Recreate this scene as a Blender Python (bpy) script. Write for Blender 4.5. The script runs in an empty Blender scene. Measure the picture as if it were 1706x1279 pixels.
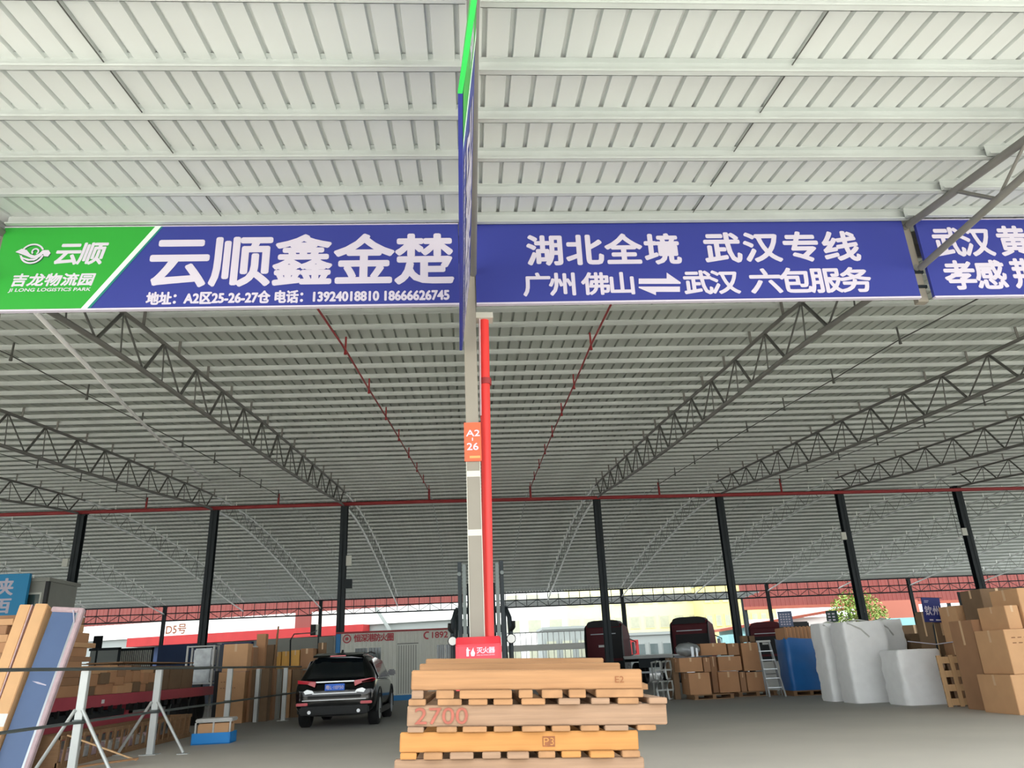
import bpy, bmesh, math, random
from mathutils import Vector, Matrix, Euler, noise as mnoise
random.seed(7)
S = bpy.context.scene
COL = S.collection
# ------------------------------------------------------------------ camera, sky, sun, exposure
F_PX, IMG_W, IMG_H = 1247.3, 1706, 1279
PITCH, YAW, ROLL, EYE = math.radians(20.476), math.radians(3.665), math.radians(2.506), 1.2
fw = Vector((math.sin(YAW)*math.cos(PITCH), math.cos(YAW)*math.cos(PITCH), math.sin(PITCH)))
_rt = Vector((math.cos(YAW), -math.sin(YAW), 0)); _up = _rt.cross(fw)
cR = math.cos(ROLL)*_rt - math.sin(ROLL)*_up
cU = math.sin(ROLL)*_rt + math.cos(ROLL)*_up
cam_d = bpy.data.cameras.new('camera'); cam = bpy.data.objects.new('camera', cam_d); COL.objects.link(cam)
cam_d.sensor_fit = 'HORIZONTAL'; cam_d.sensor_width = 36; cam_d.lens = F_PX*36/IMG_W; cam_d.clip_end = 600
m3 = Matrix((cR, cU, -fw)).transposed()
cam.matrix_world = Matrix.Translation((0, 0, EYE)) @ m3.to_4x4()
S.camera = cam
W = bpy.data.worlds.new('sky'); S.world = W; W.use_nodes = True
bg = W.node_tree.nodes['Background']; wn = W.node_tree                        # hazy white sky
_tc = wn.nodes.new('ShaderNodeTexCoord'); _sx = wn.nodes.new('ShaderNodeSeparateXYZ'); _rp = wn.nodes.new('ShaderNodeValToRGB')
wn.links.new(_tc.outputs['Generated'], _sx.inputs[0]); wn.links.new(_sx.outputs['Z'], _rp.inputs[0]); wn.links.new(_rp.outputs[0], bg.inputs[0])
_rp.color_ramp.elements[0].position = 0; _rp.color_ramp.elements[0].color = (.72, .75, .77, 1)
_rp.color_ramp.elements[1].position = .9; _rp.color_ramp.elements[1].color = (.90, .96, 1, 1)
_e = _rp.color_ramp.elements.new(.3); _e.color = (.84, .88, .90, 1)
bg.inputs[1].default_value = 1.3
sun_d = bpy.data.lights.new('sun', 'SUN'); sun = bpy.data.objects.new('sun', sun_d); COL.objects.link(sun)
sun_d.energy = 3.4; sun_d.angle = math.radians(3); sun_d.color = (1, .98, .95)
sun.rotation_euler = Vector((-.45, -.2, -1.2)).to_track_quat('-Z', 'Y').to_euler()
S.view_settings.view_transform = 'Standard'; S.view_settings.look = 'None'
S.view_settings.exposure = 1.7; S.view_settings.gamma = 1.0
S.cycles.max_bounces = 14; S.cycles.diffuse_bounces = 10

# ------------------------------------------------------------------ helpers
def P(x, y, Y):                       # the point at depth Y seen at pixel x, y of the photograph
    d = fw + (x-853)/F_PX*cR - (y-639.5)/F_PX*cU
    return Vector((0, 0, EYE)) + d*(Y/d.y)
def PX(x, y, X):
    d = fw + (x-853)/F_PX*cR - (y-639.5)/F_PX*cU
    return Vector((0, 0, EYE)) + d*(X/d.x)
def lin(c):
    c = c/255
    return c/12.92 if c <= .04045 else ((c+.055)/1.055)**2.4
def mat(name, rgb, rough=.7, metal=0., var=.12, scale=3., stretch=None, bump=0., spec=.4, alpha=1.):
    m = bpy.data.materials.new(name); m.use_nodes = True
    nt = m.node_tree; b = nt.nodes['Principled BSDF']
    c = [lin(v) for v in rgb]
    b.inputs['Roughness'].default_value = rough; b.inputs['Metallic'].default_value = metal
    b.inputs['Specular IOR Level'].default_value = spec
    if var > 0:
        tc = nt.nodes.new('ShaderNodeTexCoord'); mp = nt.nodes.new('ShaderNodeMapping'); nz = nt.nodes.new('ShaderNodeTexNoise')
        mx = nt.nodes.new('ShaderNodeMix'); mx.data_type = 'RGBA'
        if stretch: mp.inputs['Scale'].default_value = stretch
        nz.inputs['Scale'].default_value = scale; nz.inputs['Detail'].default_value = 5
        nt.links.new(tc.outputs['Object'], mp.inputs[0]); nt.links.new(mp.outputs[0], nz.inputs[0])
        mx.inputs[6].default_value = [v*(1-var*1.6) for v in c]+[1]
        mx.inputs[7].default_value = [min(1, v*(1+var*1.6)) for v in c]+[1]
        nt.links.new(nz.outputs[0], mx.inputs[0]); nt.links.new(mx.outputs[2], b.inputs['Base Color'])
        if bump:
            bp = nt.nodes.new('ShaderNodeBump'); bp.inputs['Strength'].default_value = bump; bp.inputs['Distance'].default_value = .02
            nt.links.new(nz.outputs[0], bp.inputs['Height']); nt.links.new(bp.outputs[0], b.inputs['Normal'])
    else:
        b.inputs['Base Color'].default_value = c+[1]
    return m
class MB:
    def __init__(s): s.v = []; s.f = []; s.sm = []
    def add(s, vs, fs, smooth=False):
        n = len(s.v); s.v += [tuple(v) for v in vs]; s.f += [tuple(i+n for i in f) for f in fs]; s.sm += [smooth]*len(fs); return s
    def box(s, cx, cy, cz, sx, sy, sz, M=None):
        vs = [Vector((cx+dx*sx/2, cy+dy*sy/2, cz+dz*sz/2)) for dx in (-1, 1) for dy in (-1, 1) for dz in (-1, 1)]
        if M: vs = [M @ v for v in vs]
        return s.add(vs, [(0, 1, 3, 2), (4, 6, 7, 5), (0, 4, 5, 1), (2, 3, 7, 6), (0, 2, 6, 4), (1, 5, 7, 3)])
    def b2(s, x0, x1, y0, y1, z0, z1): return s.box((x0+x1)/2, (y0+y1)/2, (z0+z1)/2, abs(x1-x0), abs(y1-y0), abs(z1-z0))
    def bar(s, p, q, w, h, up=(0, 0, 1)):
        p, q = Vector(p), Vector(q); d = q-p; L = d.length; d.normalize(); u = Vector(up)
        if abs(d.dot(u)) > .98: u = Vector((1, 0, 0))
        a = d.cross(u).normalized(); u = a.cross(d)
        vs = [o + a*i*w/2 + u*j*h/2 for o in (p, q) for i, j in ((-1, -1), (1, -1), (1, 1), (-1, 1))]
        return s.add(vs, [(0, 1, 2, 3), (7, 6, 5, 4), (0, 4, 5, 1), (1, 5, 6, 2), (2, 6, 7, 3), (3, 7, 4, 0)])
    def tube(s, pts, r, n=8, cap=True):
        pts = [Vector(p) for p in pts]; vs = []; fs = []
        for i, p in enumerate(pts):
            d = (pts[min(i+1, len(pts)-1)]-pts[max(i-1, 0)]).normalized()
            u = Vector((0, 0, 1)) if abs(d.z) < .9 else Vector((1, 0, 0))
            a = d.cross(u).normalized(); b = a.cross(d); rr = r[i] if isinstance(r, (list, tuple)) else r
            vs += [p + (a*math.cos(2*math.pi*k/n)+b*math.sin(2*math.pi*k/n))*rr for k in range(n)]
        for i in range(len(pts)-1):
            fs += [(i*n+k, (i+1)*n+k, (i+1)*n+(k+1) % n, i*n+(k+1) % n) for k in range(n)]
        s.add(vs, fs, True)
        if cap: s.add(vs[:n], [tuple(range(n))]); s.add(vs[-n:], [tuple(reversed(range(n)))])
        return s
    def prism(s, poly, a, b, axis='y'):
        def mk(u, v, t): return {'y': (u, t, v), 'x': (t, u, v), 'z': (u, v, t)}[axis]
        n = len(poly)
        vs = [mk(u, v, a) for u, v in poly]+[mk(u, v, b) for u, v in poly]
        return s.add(vs, [tuple(range(n)), tuple(range(2*n-1, n-1, -1))]+[(i, i+n, (i+1) % n+n, (i+1) % n) for i in range(n)])
    def lathe(s, prof, n=24, M=None):      # profile of (radius, t), turned about the x axis
        vs = [Vector((t, r*math.cos(2*math.pi*k/n), r*math.sin(2*math.pi*k/n))) for r, t in prof for k in range(n)]
        if M: vs = [M @ v for v in vs]
        return s.add(vs, [(i*n+k, (i+1)*n+k, (i+1)*n+(k+1) % n, i*n+(k+1) % n) for i in range(len(prof)-1) for k in range(n)], True)
    def build(s, name, m, parent=None, bevel=0, loc=None, fix=True):
        me = bpy.data.meshes.new(name)
        vs = s.v if loc is None else [tuple(Vector(v)-Vector(loc)) for v in s.v]
        me.from_pydata(vs, [], s.f); me.polygons.foreach_set('use_smooth', s.sm)
        if fix:
            bm = bmesh.new(); bm.from_mesh(me)
            if bevel: bmesh.ops.remove_doubles(bm, verts=bm.verts, dist=1e-5)
            bmesh.ops.recalc_face_normals(bm, faces=bm.faces)
            if bevel: bmesh.ops.bevel(bm, geom=bm.edges[:], offset=bevel, segments=2, affect='EDGES', clamp_overlap=True)
            bm.to_mesh(me); bm.free()
        me.materials.append(m)
        o = bpy.data.objects.new(name, me); COL.objects.link(o)
        if loc is not None: o.location = loc
        if parent: o.parent = parent
        return o
def tag(o, label=None, cat=None, group=None, kind=None):
    if label: o['label'] = label
    if cat: o['category'] = cat
    if group: o['group'] = group
    if kind: o['kind'] = kind
    return o
def thing(name, label, cat, loc=(0, 0, 0), rotz=0, group=None):
    o = bpy.data.objects.new(name, None); COL.objects.link(o); o.location = loc; o.rotation_euler = (0, 0, rotz)
    o.empty_display_size = .2
    return tag(o, label, cat, group)
def copy_tree(o, parent=None):
    c = o.copy(); COL.objects.link(c)
    if parent: c.parent = parent
    for ch in list(o.children): copy_tree(ch, c)
    return c
ORD = ['first', 'second', 'third', 'fourth', 'fifth', 'sixth', 'seventh', 'eighth', 'ninth', 'tenth', 'eleventh', 'twelfth', 'thirteenth', 'fourteenth', 'fifteenth', 'sixteenth', 'seventeenth', 'eighteenth']
# ---- writing: glyph outlines turned into thin meshes
def glyph(text):
    c = bpy.data.curves.new('lettering', 'FONT'); c.body = text; c.size = 1; c.resolution_u = 3
    c.dimensions = '2D'; c.fill_mode = 'BOTH'
    o = bpy.data.objects.new('lettering', c); COL.objects.link(o)
    dg = bpy.context.evaluated_depsgraph_get(); ev = o.evaluated_get(dg); me = ev.to_mesh()
    vs = [(v.co.x, v.co.y) for v in me.vertices]; fs = [tuple(p.vertices) for p in me.polygons]
    ev.to_mesh_clear(); bpy.data.objects.remove(o); bpy.data.curves.remove(c)
    return vs, fs
_rv = glyph('国')[0]
RX0, RX1, RY0, RY1 = min(v[0] for v in _rv), max(v[0] for v in _rv), min(v[1] for v in _rv), max(v[1] for v in _rv)
def letter(text, u0, u1, v0, v1, m, parent, place, bold=.03, shear=0., cells=None, name='lettering', rise=0.):
    """Writes text in the rectangle u0..u1, v0..v1; place(u, v, t) gives the point t in front of the surface."""
    jobs = []
    if cells:
        cw = (u1-u0)/len(text)
        for i, ch in enumerate(text):
            if ch == ' ': continue
            vs, fs = glyph(ch); gw = cw*cells
            a = u0+i*cw+(cw-gw)/2
            jobs.append(([(a+(x-RX0)/(RX1-RX0)*gw, v0+(y-RY0)/(RY1-RY0)*(v1-v0)) for x, y in vs], fs))
    else:
        vs, fs = glyph(text)
        ax, bx = min(v[0] for v in vs), max(v[0] for v in vs); ay, by = min(v[1] for v in vs), max(v[1] for v in vs)
        jobs.append(([(u0+(x-ax)/(bx-ax)*(u1-u0), v0+(y-ay)/(by-ay)*(v1-v0)) for x, y in vs], fs))
    b = MB(); d = bold*(v1-v0)
    offs = [(0, 0)] if bold <= 0 else [(d*math.cos(k*math.pi/4), d*math.sin(k*math.pi/4)) for k in range(8)]+[(0, 0)]
    for vs, fs in jobs:
        for k, (dx, dy) in enumerate(offs):
            b.add([place(u+dx+(v-v0)*shear, v+dy+(u-u0)*rise, .004+k*.0002) for u, v in vs], fs)
    return b.build(name, m, parent, fix=False)
def front(Y):                               # a surface facing the yard, at depth Y
    return lambda u, v, t: (u, Y-t, v)
# ---- materials
M = {}
M['sheet'] = mat('galvanised roof sheet', (202, 207, 205), .55, 0, .06, .7, (1, .15, 1), 0, .3)
M['hall_sheet'] = mat('shaded roof sheet', (178, 184, 177), .6, 0, .08, .7, (1, .15, 1), 0, .3)  # darker copy of the roof sheet, hall shade put into the colour
M['hall_purlin'] = mat('lightened purlin', (206, 211, 208), .4, .2, .08, 2)  # lighter copy of the purlin colour, so the lips read as lit
M['purlin'] = mat('galvanised purlin', (190, 196, 194), .42, .25, .08, 2)
M['chord'] = mat('grey steel tube', (122, 121, 116), .5, .2, .1, 2)
M['rear_chord'] = mat('lit steel tube', (232, 234, 230), .3, .5, .06, 2)  # rear chords coloured lighter for the light from behind and below
M['rear_web'] = mat('thin galvanised bar', (120, 122, 118), .5, .2, .1, 3)
M['web'] = mat('steel bar', (94, 95, 91), .55, .2, .1, 3)
M['dark_steel'] = mat('dark steel', (34, 42, 46), .5, .3, .15, 2)
M['concrete'] = mat('concrete', (214, 207, 195), .85, 0, .08, .5, None, .08)
M['sign_blue'] = mat('blue board', (46, 55, 134), .5, 0, .03, 1)
M['sign_green'] = mat('green board', (40, 150, 50), .5, 0, .03, 1)
M['lime'] = mat('bright green edge', (50, 190, 86), .5, 0, 0)
M['white_paint'] = mat('white paint', (196, 191, 206), .55, 0, 0)
M['mint'] = mat('pale green stripe', (206, 246, 214), .55, 0, 0)
M['teal'] = mat('teal shadow line', (30, 120, 110), .6, 0, 0)
M['deep_green'] = mat('deep green outline', (22, 84, 44), .6, 0, 0)
M['column'] = mat('grey painted steel', (136, 131, 120), .55, 0, .07, 2)
M['band'] = mat('white band', (196, 196, 184), .6, 0, .03)
M['red_pipe'] = mat('red pipe paint', (226, 62, 58), .42, 0, .08, 3)
M['maroon_pipe'] = mat('dull red pipe paint', (150, 52, 54), .5, 0, .1, 3)
M['red_plastic'] = mat('red plastic', (232, 60, 72), .35, 0, .04, 2)
M['orange_plate'] = mat('orange plate', (240, 92, 58), .5, 0, .03)
M['orange_light'] = mat('light orange', (250, 150, 90), .5, 0, 0)
M['wood_light'] = mat('light pallet wood', (206, 168, 124), .75, 0, .12, 4, (9, 9, .6), .1)
M['wood'] = mat('pale raw wood', (144, 107, 72), .75, 0, .2, 4, (.6, 9, 14), .15)
M['wood_grey'] = mat('weathered wood', (134, 108, 86), .8, 0, .22, 4, (.6, 9, 14), .2)
M['wood_yellow'] = mat('yellow wood', (160, 112, 58), .7, 0, .14, 4, (.6, 9, 14), .1)
M['wood_end'] = mat('sawn end wood', (140, 105, 72), .8, 0, .22, 12)
M['wood_dark'] = mat('old wood', (140, 108, 78), .8, 0, .2, 5, (.6, 9, 9), .2)
M['spray'] = mat('faded red spray paint', (140, 78, 64), .8, 0, .2, 20)
M['stamp'] = mat('brown ink', (120, 74, 44), .8, 0, .3, 30)
CART = [mat('brown cardboard', (186, 140, 102), .8, 0, .08, 3), mat('tan cardboard', (204, 160, 118), .8, 0, .08, 3), mat('dull brown cardboard', (164, 124, 92), .8, 0, .1, 3), mat('dark cardboard', (126, 102, 78), .85, 0, .1, 3)]
M['tape'] = mat('packing tape', (214, 180, 140), .35, 0, .05)
M['print'] = mat('printed ink', (128, 88, 62), .8, 0, 0)
M['strap'] = mat('pale strap', (222, 196, 150), .6, 0, 0)
M['white_sack'] = mat('white woven plastic', (242, 243, 243), .6, 0, .04, 6, None, .25)
M['blue_wrap'] = mat('blue plastic sheet', (30, 104, 176), .35, 0, .12, 3, None, .3)
M['car_paint'] = mat('black car paint', (10, 13, 14), .12, .1, 0, spec=.6)
M['car_glass'] = mat('dark glass', (12, 18, 22), .06, 0, 0, spec=.8)
M['rubber'] = mat('black rubber', (22, 23, 24), .8, 0, .1, 6)
M['trim_black'] = mat('black plastic trim', (24, 27, 27), .6, 0, 0)
M['chrome'] = mat('chrome', (170, 174, 176), .22, .9, 0)
M['tail_red'] = mat('red lens', (196, 22, 44), .2, 0, 0, spec=.7)
M['plate_blue'] = mat('blue number plate', (40, 110, 226), .4, 0, 0)
M['white_sheet'] = mat('off white steel sheet', (206, 208, 198), .5, 0, .04, 2)
M['blue_steel'] = mat('blue steel', (36, 118, 176), .5, 0, .06, 2)
M['letter_red'] = mat('red lettering', (178, 72, 78), .6, 0, 0)
M['glass'] = mat('window glass', (60, 78, 76), .1, 0, .1, 3, spec=.7)
M['galv'] = mat('galvanised post', (188, 192, 190), .42, .35, .06, 4)
M['rail'] = mat('dull steel rail', (98, 106, 104), .45, .4, .1, 4)
M['maroon'] = mat('maroon truck paint', (178, 70, 84), .45, 0, .12, 2)
M['cab_maroon'] = mat('dark red cab paint', (96, 34, 42), .6, 0, .08, 2)
M['cab_dark'] = mat('black cab panel', (26, 28, 32), .5, 0, .1, 2)
M['alu'] = mat('bare aluminium', (176, 182, 186), .35, .6, .06, 4)
M['grey_slab'] = mat('light grey painted steel', (186, 188, 186), .6, 0, .06, 2)
M['board_blue'] = mat('slate blue board', (86, 108, 146), .45, 0, .08, 2)
M['frame_pink'] = mat('pinkish foam edging', (196, 172, 176), .7, 0, .15, 12, None, .2)
M['long_carton'] = mat('pale cardboard', (224, 178, 130), .8, 0, .08, 3)
M['paper'] = mat('white paper', (228, 228, 226), .8, 0, 0)
M['crate_blue'] = mat('bright blue plastic', (26, 140, 220), .4, 0, .04)
M['clear_plastic'] = mat('milky plastic', (190, 190, 186), .3, 0, .15, 14)
M['yellow_carton'] = mat('yellow brown cardboard', (222, 172, 92), .8, 0, .08, 3)
M['red_wall'] = mat('red sheet wall', (128, 66, 60), .7, 0, .12, .5, (1, 1, .2))
M['white_wall'] = mat('white wall', (240, 240, 234), .7, 0, .03, .5)
M['red_band'] = mat('red awning', (170, 46, 46), .7, 0, .15, .8)
M['navy'] = mat('navy tarp', (34, 56, 92), .6, 0, .1, 1)
M['cream_wall'] = mat('cream wall', (226, 220, 172), .75, 0, .06, .3)
M['yellow_wall'] = mat('pale yellow wall', (226, 212, 142), .75, 0, .06, .3)
M['grey_wall'] = mat('pale grey wall', (150, 156, 152), .75, 0, .06, .3)
M['pink_wall'] = mat('salmon wall', (176, 106, 88), .75, 0, .06, .3)
M['cyan_wall'] = mat('pale cyan sheet', (140, 186, 188), .6, 0, .05, .4)
M['terracotta'] = mat('terracotta roof', (160, 88, 70), .75, 0, .1, .6)
M['leaf'] = mat('leaf green', (104, 128, 44), .7, 0, .3, 2)
M['bark'] = mat('bark', (90, 72, 54), .9, 0, .2, 4)
M['sky_sign'] = mat('cyan blue board', (30, 138, 190), .5, 0, .04)
M['navy_sign'] = mat('navy sign board', (36, 46, 112), .5, 0, .03)
M['cab_grey'] = mat('greyish office panel', (150, 152, 144), .6, 0, .06, 2)
M['lamp'] = mat('lamp glass', (240, 240, 236), .3, 0, 0)
M['dark_green'] = mat('dark green sheet', (34, 60, 56), .6, 0, .1, 2)
M['silver_film'] = mat('silver stretch film', (150, 156, 158), .3, .2, .3, 6, None, .4)

# ================================================================== floor, roof and steelwork
XC, BAY, YF, YM, YR = .109, 6.0, 8.66, 35.5, 62.1
def col_x(k): return XC+BAY*k
# floor: light concrete apron in front, darker slab inside, blended along a soft noisy edge
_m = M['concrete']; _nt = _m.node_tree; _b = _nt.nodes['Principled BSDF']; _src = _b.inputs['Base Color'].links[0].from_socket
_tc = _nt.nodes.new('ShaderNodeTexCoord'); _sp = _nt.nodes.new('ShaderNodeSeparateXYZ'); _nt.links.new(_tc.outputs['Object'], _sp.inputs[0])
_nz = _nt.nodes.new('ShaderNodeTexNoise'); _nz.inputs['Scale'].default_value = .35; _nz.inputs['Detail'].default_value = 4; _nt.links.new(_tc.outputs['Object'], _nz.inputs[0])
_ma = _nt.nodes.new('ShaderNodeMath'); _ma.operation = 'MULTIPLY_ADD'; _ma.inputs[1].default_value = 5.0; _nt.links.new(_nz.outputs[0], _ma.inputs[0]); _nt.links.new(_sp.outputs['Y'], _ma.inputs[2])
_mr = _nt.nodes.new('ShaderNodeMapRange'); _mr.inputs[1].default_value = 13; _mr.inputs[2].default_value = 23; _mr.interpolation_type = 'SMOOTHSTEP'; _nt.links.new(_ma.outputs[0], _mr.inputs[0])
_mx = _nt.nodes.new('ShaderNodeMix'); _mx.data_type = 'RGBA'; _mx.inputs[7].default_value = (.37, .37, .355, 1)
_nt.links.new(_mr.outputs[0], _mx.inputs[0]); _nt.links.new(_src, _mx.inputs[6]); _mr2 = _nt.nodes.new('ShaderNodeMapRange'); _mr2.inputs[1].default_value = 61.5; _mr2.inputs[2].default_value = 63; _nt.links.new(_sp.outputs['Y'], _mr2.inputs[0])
_mx2 = _nt.nodes.new('ShaderNodeMix'); _mx2.data_type = 'RGBA'; _mx2.inputs[7].default_value = (.07, .07, .072, 1)   # unseen ground beyond the hall, darkened to cut bounced light
_nt.links.new(_mr2.outputs[0], _mx2.inputs[0]); _nt.links.new(_mx.outputs[2], _mx2.inputs[6]); _nt.links.new(_mx2.outputs[2], _b.inputs['Base Color'])
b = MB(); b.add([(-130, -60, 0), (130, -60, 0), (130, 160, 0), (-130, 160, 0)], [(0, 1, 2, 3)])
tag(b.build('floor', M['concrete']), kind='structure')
def curve(knots):
    def f(y):
        n = len(knots)
        i = max(0, min(n-2, next((j for j in range(n-1) if y <= knots[j+1][0]), n-2)))
        (y0, z0), (y1, z1) = knots[i], knots[i+1]
        def sl(j):
            if j <= 0: return (knots[1][1]-knots[0][1])/(knots[1][0]-knots[0][0])
            if j >= n-1: return (knots[-1][1]-knots[-2][1])/(knots[-1][0]-knots[-2][0])
            return (knots[j+1][1]-knots[j-1][1])/(knots[j+1][0]-knots[j-1][0])
        h = y1-y0; t = (y-y0)/h
        return (2*t**3-3*t*t+1)*z0+(t**3-2*t*t+t)*h*sl(i)+(-2*t**3+3*t*t)*z1+(t**3-t*t)*h*sl(i+1)
    return f
z_up = curve([(2.6, 5.74), (5.3, 6.15), (8.66, 6.64), (12.1, 7.17), (17, 7.62), (22, 8.1), (29, 8.66), (35.5, 9.14), (40, 9.22), (44, 9.05), (49.5, 8.55), (54.2, 7.95), (58, 7.35), (62.2, 6.6), (64, 6.25)])
z_lo = curve([(8.66, 6.0), (12.1, 6.4), (16.6, 6.76), (23, 7.27), (29, 7.86), (35.5, 8.5), (40, 8.5), (44, 8.17), (49.5, 7.55), (52.4, 7.16), (62.2, 5.9)])
def z_pur(y):                                   # underside of the purlins
    if y <= 8.6: return 6.67-.15*(8.5-y)
    t = min(1, (y-8.6)/2); return z_up(y)+.05+.11*t if y > 8.7 else 6.69
z_pb = curve([(2.6, 5.785), (5.3, 6.19), (8.6, 6.69), (12.1, 7.33), (17, 7.78), (22, 8.26), (29, 8.82), (35.5, 9.3), (40, 9.38), (44, 9.21), (49.5, 8.71), (54.2, 8.11), (58, 7.51), (62.2, 6.76), (64, 6.41)])
# the ribbed roof sheet: pans lie on the purlins, each rib stands up above them
ys = [2.9+i*.8 for i in range(8)]+[9.3+i*1.3 for i in range(42)]+[63.4]
b = MB(); vs = []; fs = []
x = -54.0; prof = []
while x < 56:
    prof += [(x, 0), (x+.19, 0), (x+.2, .05), (x+.23, .05)]; x += .24
for y in ys:
    z = z_pb(y)+.155
    vs += [(px, y, z+dz) for px, dz in prof]
n = len(prof)
for i in range(len(ys)-1):
    fs += [(i*n+k, i*n+k+1, (i+1)*n+k+1, (i+1)*n+k) for k in range(n-1)]
b.add(vs, fs)
o = b.build('ceiling', M['sheet'], fix=False); o.data.materials.append(M['hall_sheet']); tag(o, kind='structure')
for i in range(len(ys)-1):                       # hall roof gets the sheet colour darkened for its shade
    if ys[i] > 8.6:
        for k in range(i*(n-1), (i+1)*(n-1)): o.data.polygons[k].material_index = 1
# purlins
def purlin_mesh(x0, x1, y, zb, s=1):
    if s != 1:                                                # slimmer section of the hall roof
        b = MB(); h = .15; b.b2(x0, x1, y+.034, y+.04, zb+.04, zb+h); b.b2(x0, x1, y, y+.04, zb+.04, zb+.046); b.b2(x0, x1, y, y+.04, zb+h-.006, zb+h); b.b2(x0, x1, y-.004, y+.002, zb+.04, zb+.06); return b
    b = MB()
    b.b2(x0, x1, y+.054, y+.06, zb, zb+.15)                   # web, open side towards the yard
    b.b2(x0, x1, y, y+.06, zb, zb+.006); b.b2(x0, x1, y, y+.06, zb+.146, zb+.152)
    b.b2(x0, x1, y-.004, y+.002, zb, zb+.022)
    return b
cy = [3.62, 4.44, 5.3, 6.08, 6.86, 7.7, 8.5]
bays = [(-1, 'left', 'the green-blue sign'), (0, 'right', 'the two-way arrow sign'), (1, 'far right', 'the cut-off right sign')]
for k, side, over in bays:
    x0, x1 = col_x(k)+(.06 if k != 1 else -.1), col_x(k+1)-(-.1 if k == 0 else .06)
    for i, y in enumerate(reversed(cy)):
        zb = z_pur(y)+(.035 if k == -1 else 0)
        nm = 'nearest the sign' if i == 0 else ORD[i]+' from the sign'
        y -= .07 if k == 1 else 0; o = purlin_mesh(x0, x1, y, zb).build('canopy_purlin', M['purlin'], loc=(x0, y, zb))
        tag(o, 'galvanised canopy purlin above %s, %s' % (over, nm), 'purlin', 'canopy purlins')
y = 9.34; proto = None; i = 0
while y < 62.6:
    zb = z_pb(y)
    if proto is None:
        proto = purlin_mesh(-54, 56, 0, 0, .7).build('roof_purlin', M['hall_purlin']); o = proto
    else:
        o = proto.copy(); COL.objects.link(o)
    o.location = (0, y, zb)
    tag(o, 'long galvanised purlin running crosswise under the big arched roof sheet', 'purlin', 'purlins of the arched roof'); y += .862
# arched trusses: upper and lower chord, bold diagonals and thin struts
def make_truss(name, label, y0, y1, zu, zl, m_ch, group, first=0., mw=None, k_=1.):
    mw = mw or M['web']
    t = thing(name, label, 'roof truss', (0, y0, 0), 0, group)
    n = max(6, int((y1-y0)/1.3)); ysq = [y0+(y1-y0)*i/n for i in range(n+1)]
    b = MB(); b.tube([(0, q-y0, zu(q)) for q in ysq], .042, 10)
    q = 9.34-.024+.862*2*math.ceil((y0+.5-9.34)/(.862*2))
    while q < y1: b.b2(-.028, .028, q-y0-.006, q-y0+.006, zu(q), zu(q)+.31); q += .862*2
    b.build('upper_chord', m_ch, t)
    b = MB(); b.tube([(0, q-y0, zl(q)) for q in ysq], .048, 10); b.build('lower_chord', m_ch, t)
    q = y0+first
    while q < y1-1:
        u = q+.74; l2 = q+1.78
        MB().tube([(0, q-y0, zl(q)), (0, u-y0, zu(u))], .032*k_, 6).build('diagonal', mw, t)
        if l2 < y1:
            MB().tube([(0, u-y0, zu(u)), (0, l2-y0, zl(l2))], .02*k_, 6).build('strut', mw, t)
            MB().tube([(.0, u-y0, zu(u)), (0, u+.12-y0, zl(u+.12))], .014*k_, 6).build('strut', mw, t)
        q += 1.77
    return t
near = {-1: 'first to the left of the centre column', 1: 'first to the right of the centre column', 2: 'second to the right of the centre column', -2: 'second to the left of the centre column',
        3: 'third to the right of the centre column', -3: 'third to the left of the centre column', 0: 'straight behind the centre column', 4: 'fourth to the right of the centre column'}
ft = make_truss('roof_truss', 'arched roof truss of the front span, ' + near[-1], YF, YM, z_up, z_lo, M['chord'], 'front span roof trusses', .8)
ft.location.x = col_x(-1)
for k in (-3, -2, 0, 1, 2, 3, 4):
    c = copy_tree(ft); c.location.x = col_x(k); c['label'] = 'arched roof truss of the front span, ' + near[k]
rt = make_truss('roof_truss', 'x', YM, YR, z_up, z_lo, M['rear_chord'], 'rear span roof trusses', .3, M['rear_web'], .5)
for k in range(-6, 8):
    c = rt if k == -6 else copy_tree(rt)
    c.location.x = col_x(k)
    w = 'centre line' if k == 0 else ('%s line %s of the centre column' % (ORD[abs(k)-1], 'left' if k < 0 else 'right'))
    c['label'] = 'roof truss of the sloping rear span, ' + w
def z_cl(y): return 5.94 if y > 4.6 else 5.94
for k, where in ((-1, 'at the left end of the green and blue sign'), (0, 'above the sign standing edge-on to the camera'), (1, 'crossing the top right corner in front of the sign')):
    y0, y1 = 3.0, 8.6
    t = thing('canopy_truss', 'grey tubular canopy truss ' + where, 'canopy truss', (col_x(k), y1, 0), 0, 'canopy trusses')
    MB().tube([(0, 0, z_up(y1)+.0), (0, y0-y1, z_up(y0)-.02)], .05, 12).build('upper_chord', M['chord'], t)
    MB().tube([(0, -.02, 5.95), (0, 4.9-y1, 5.95), (0, 4.25-y1, 5.97)], .045, 12).build('lower_chord', M['chord'], t)
    for a, c2, r_ in ((7.6, 7.0, .025), (6.35, 7.0, .018), (6.35, 5.7, .025), (5.1, 5.7, .018)):
        MB().tube([(0, a-y1, z_up(a)), (0, c2-y1, 5.95)], r_, 8).build('web_bar', M['chord'], t)
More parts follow.
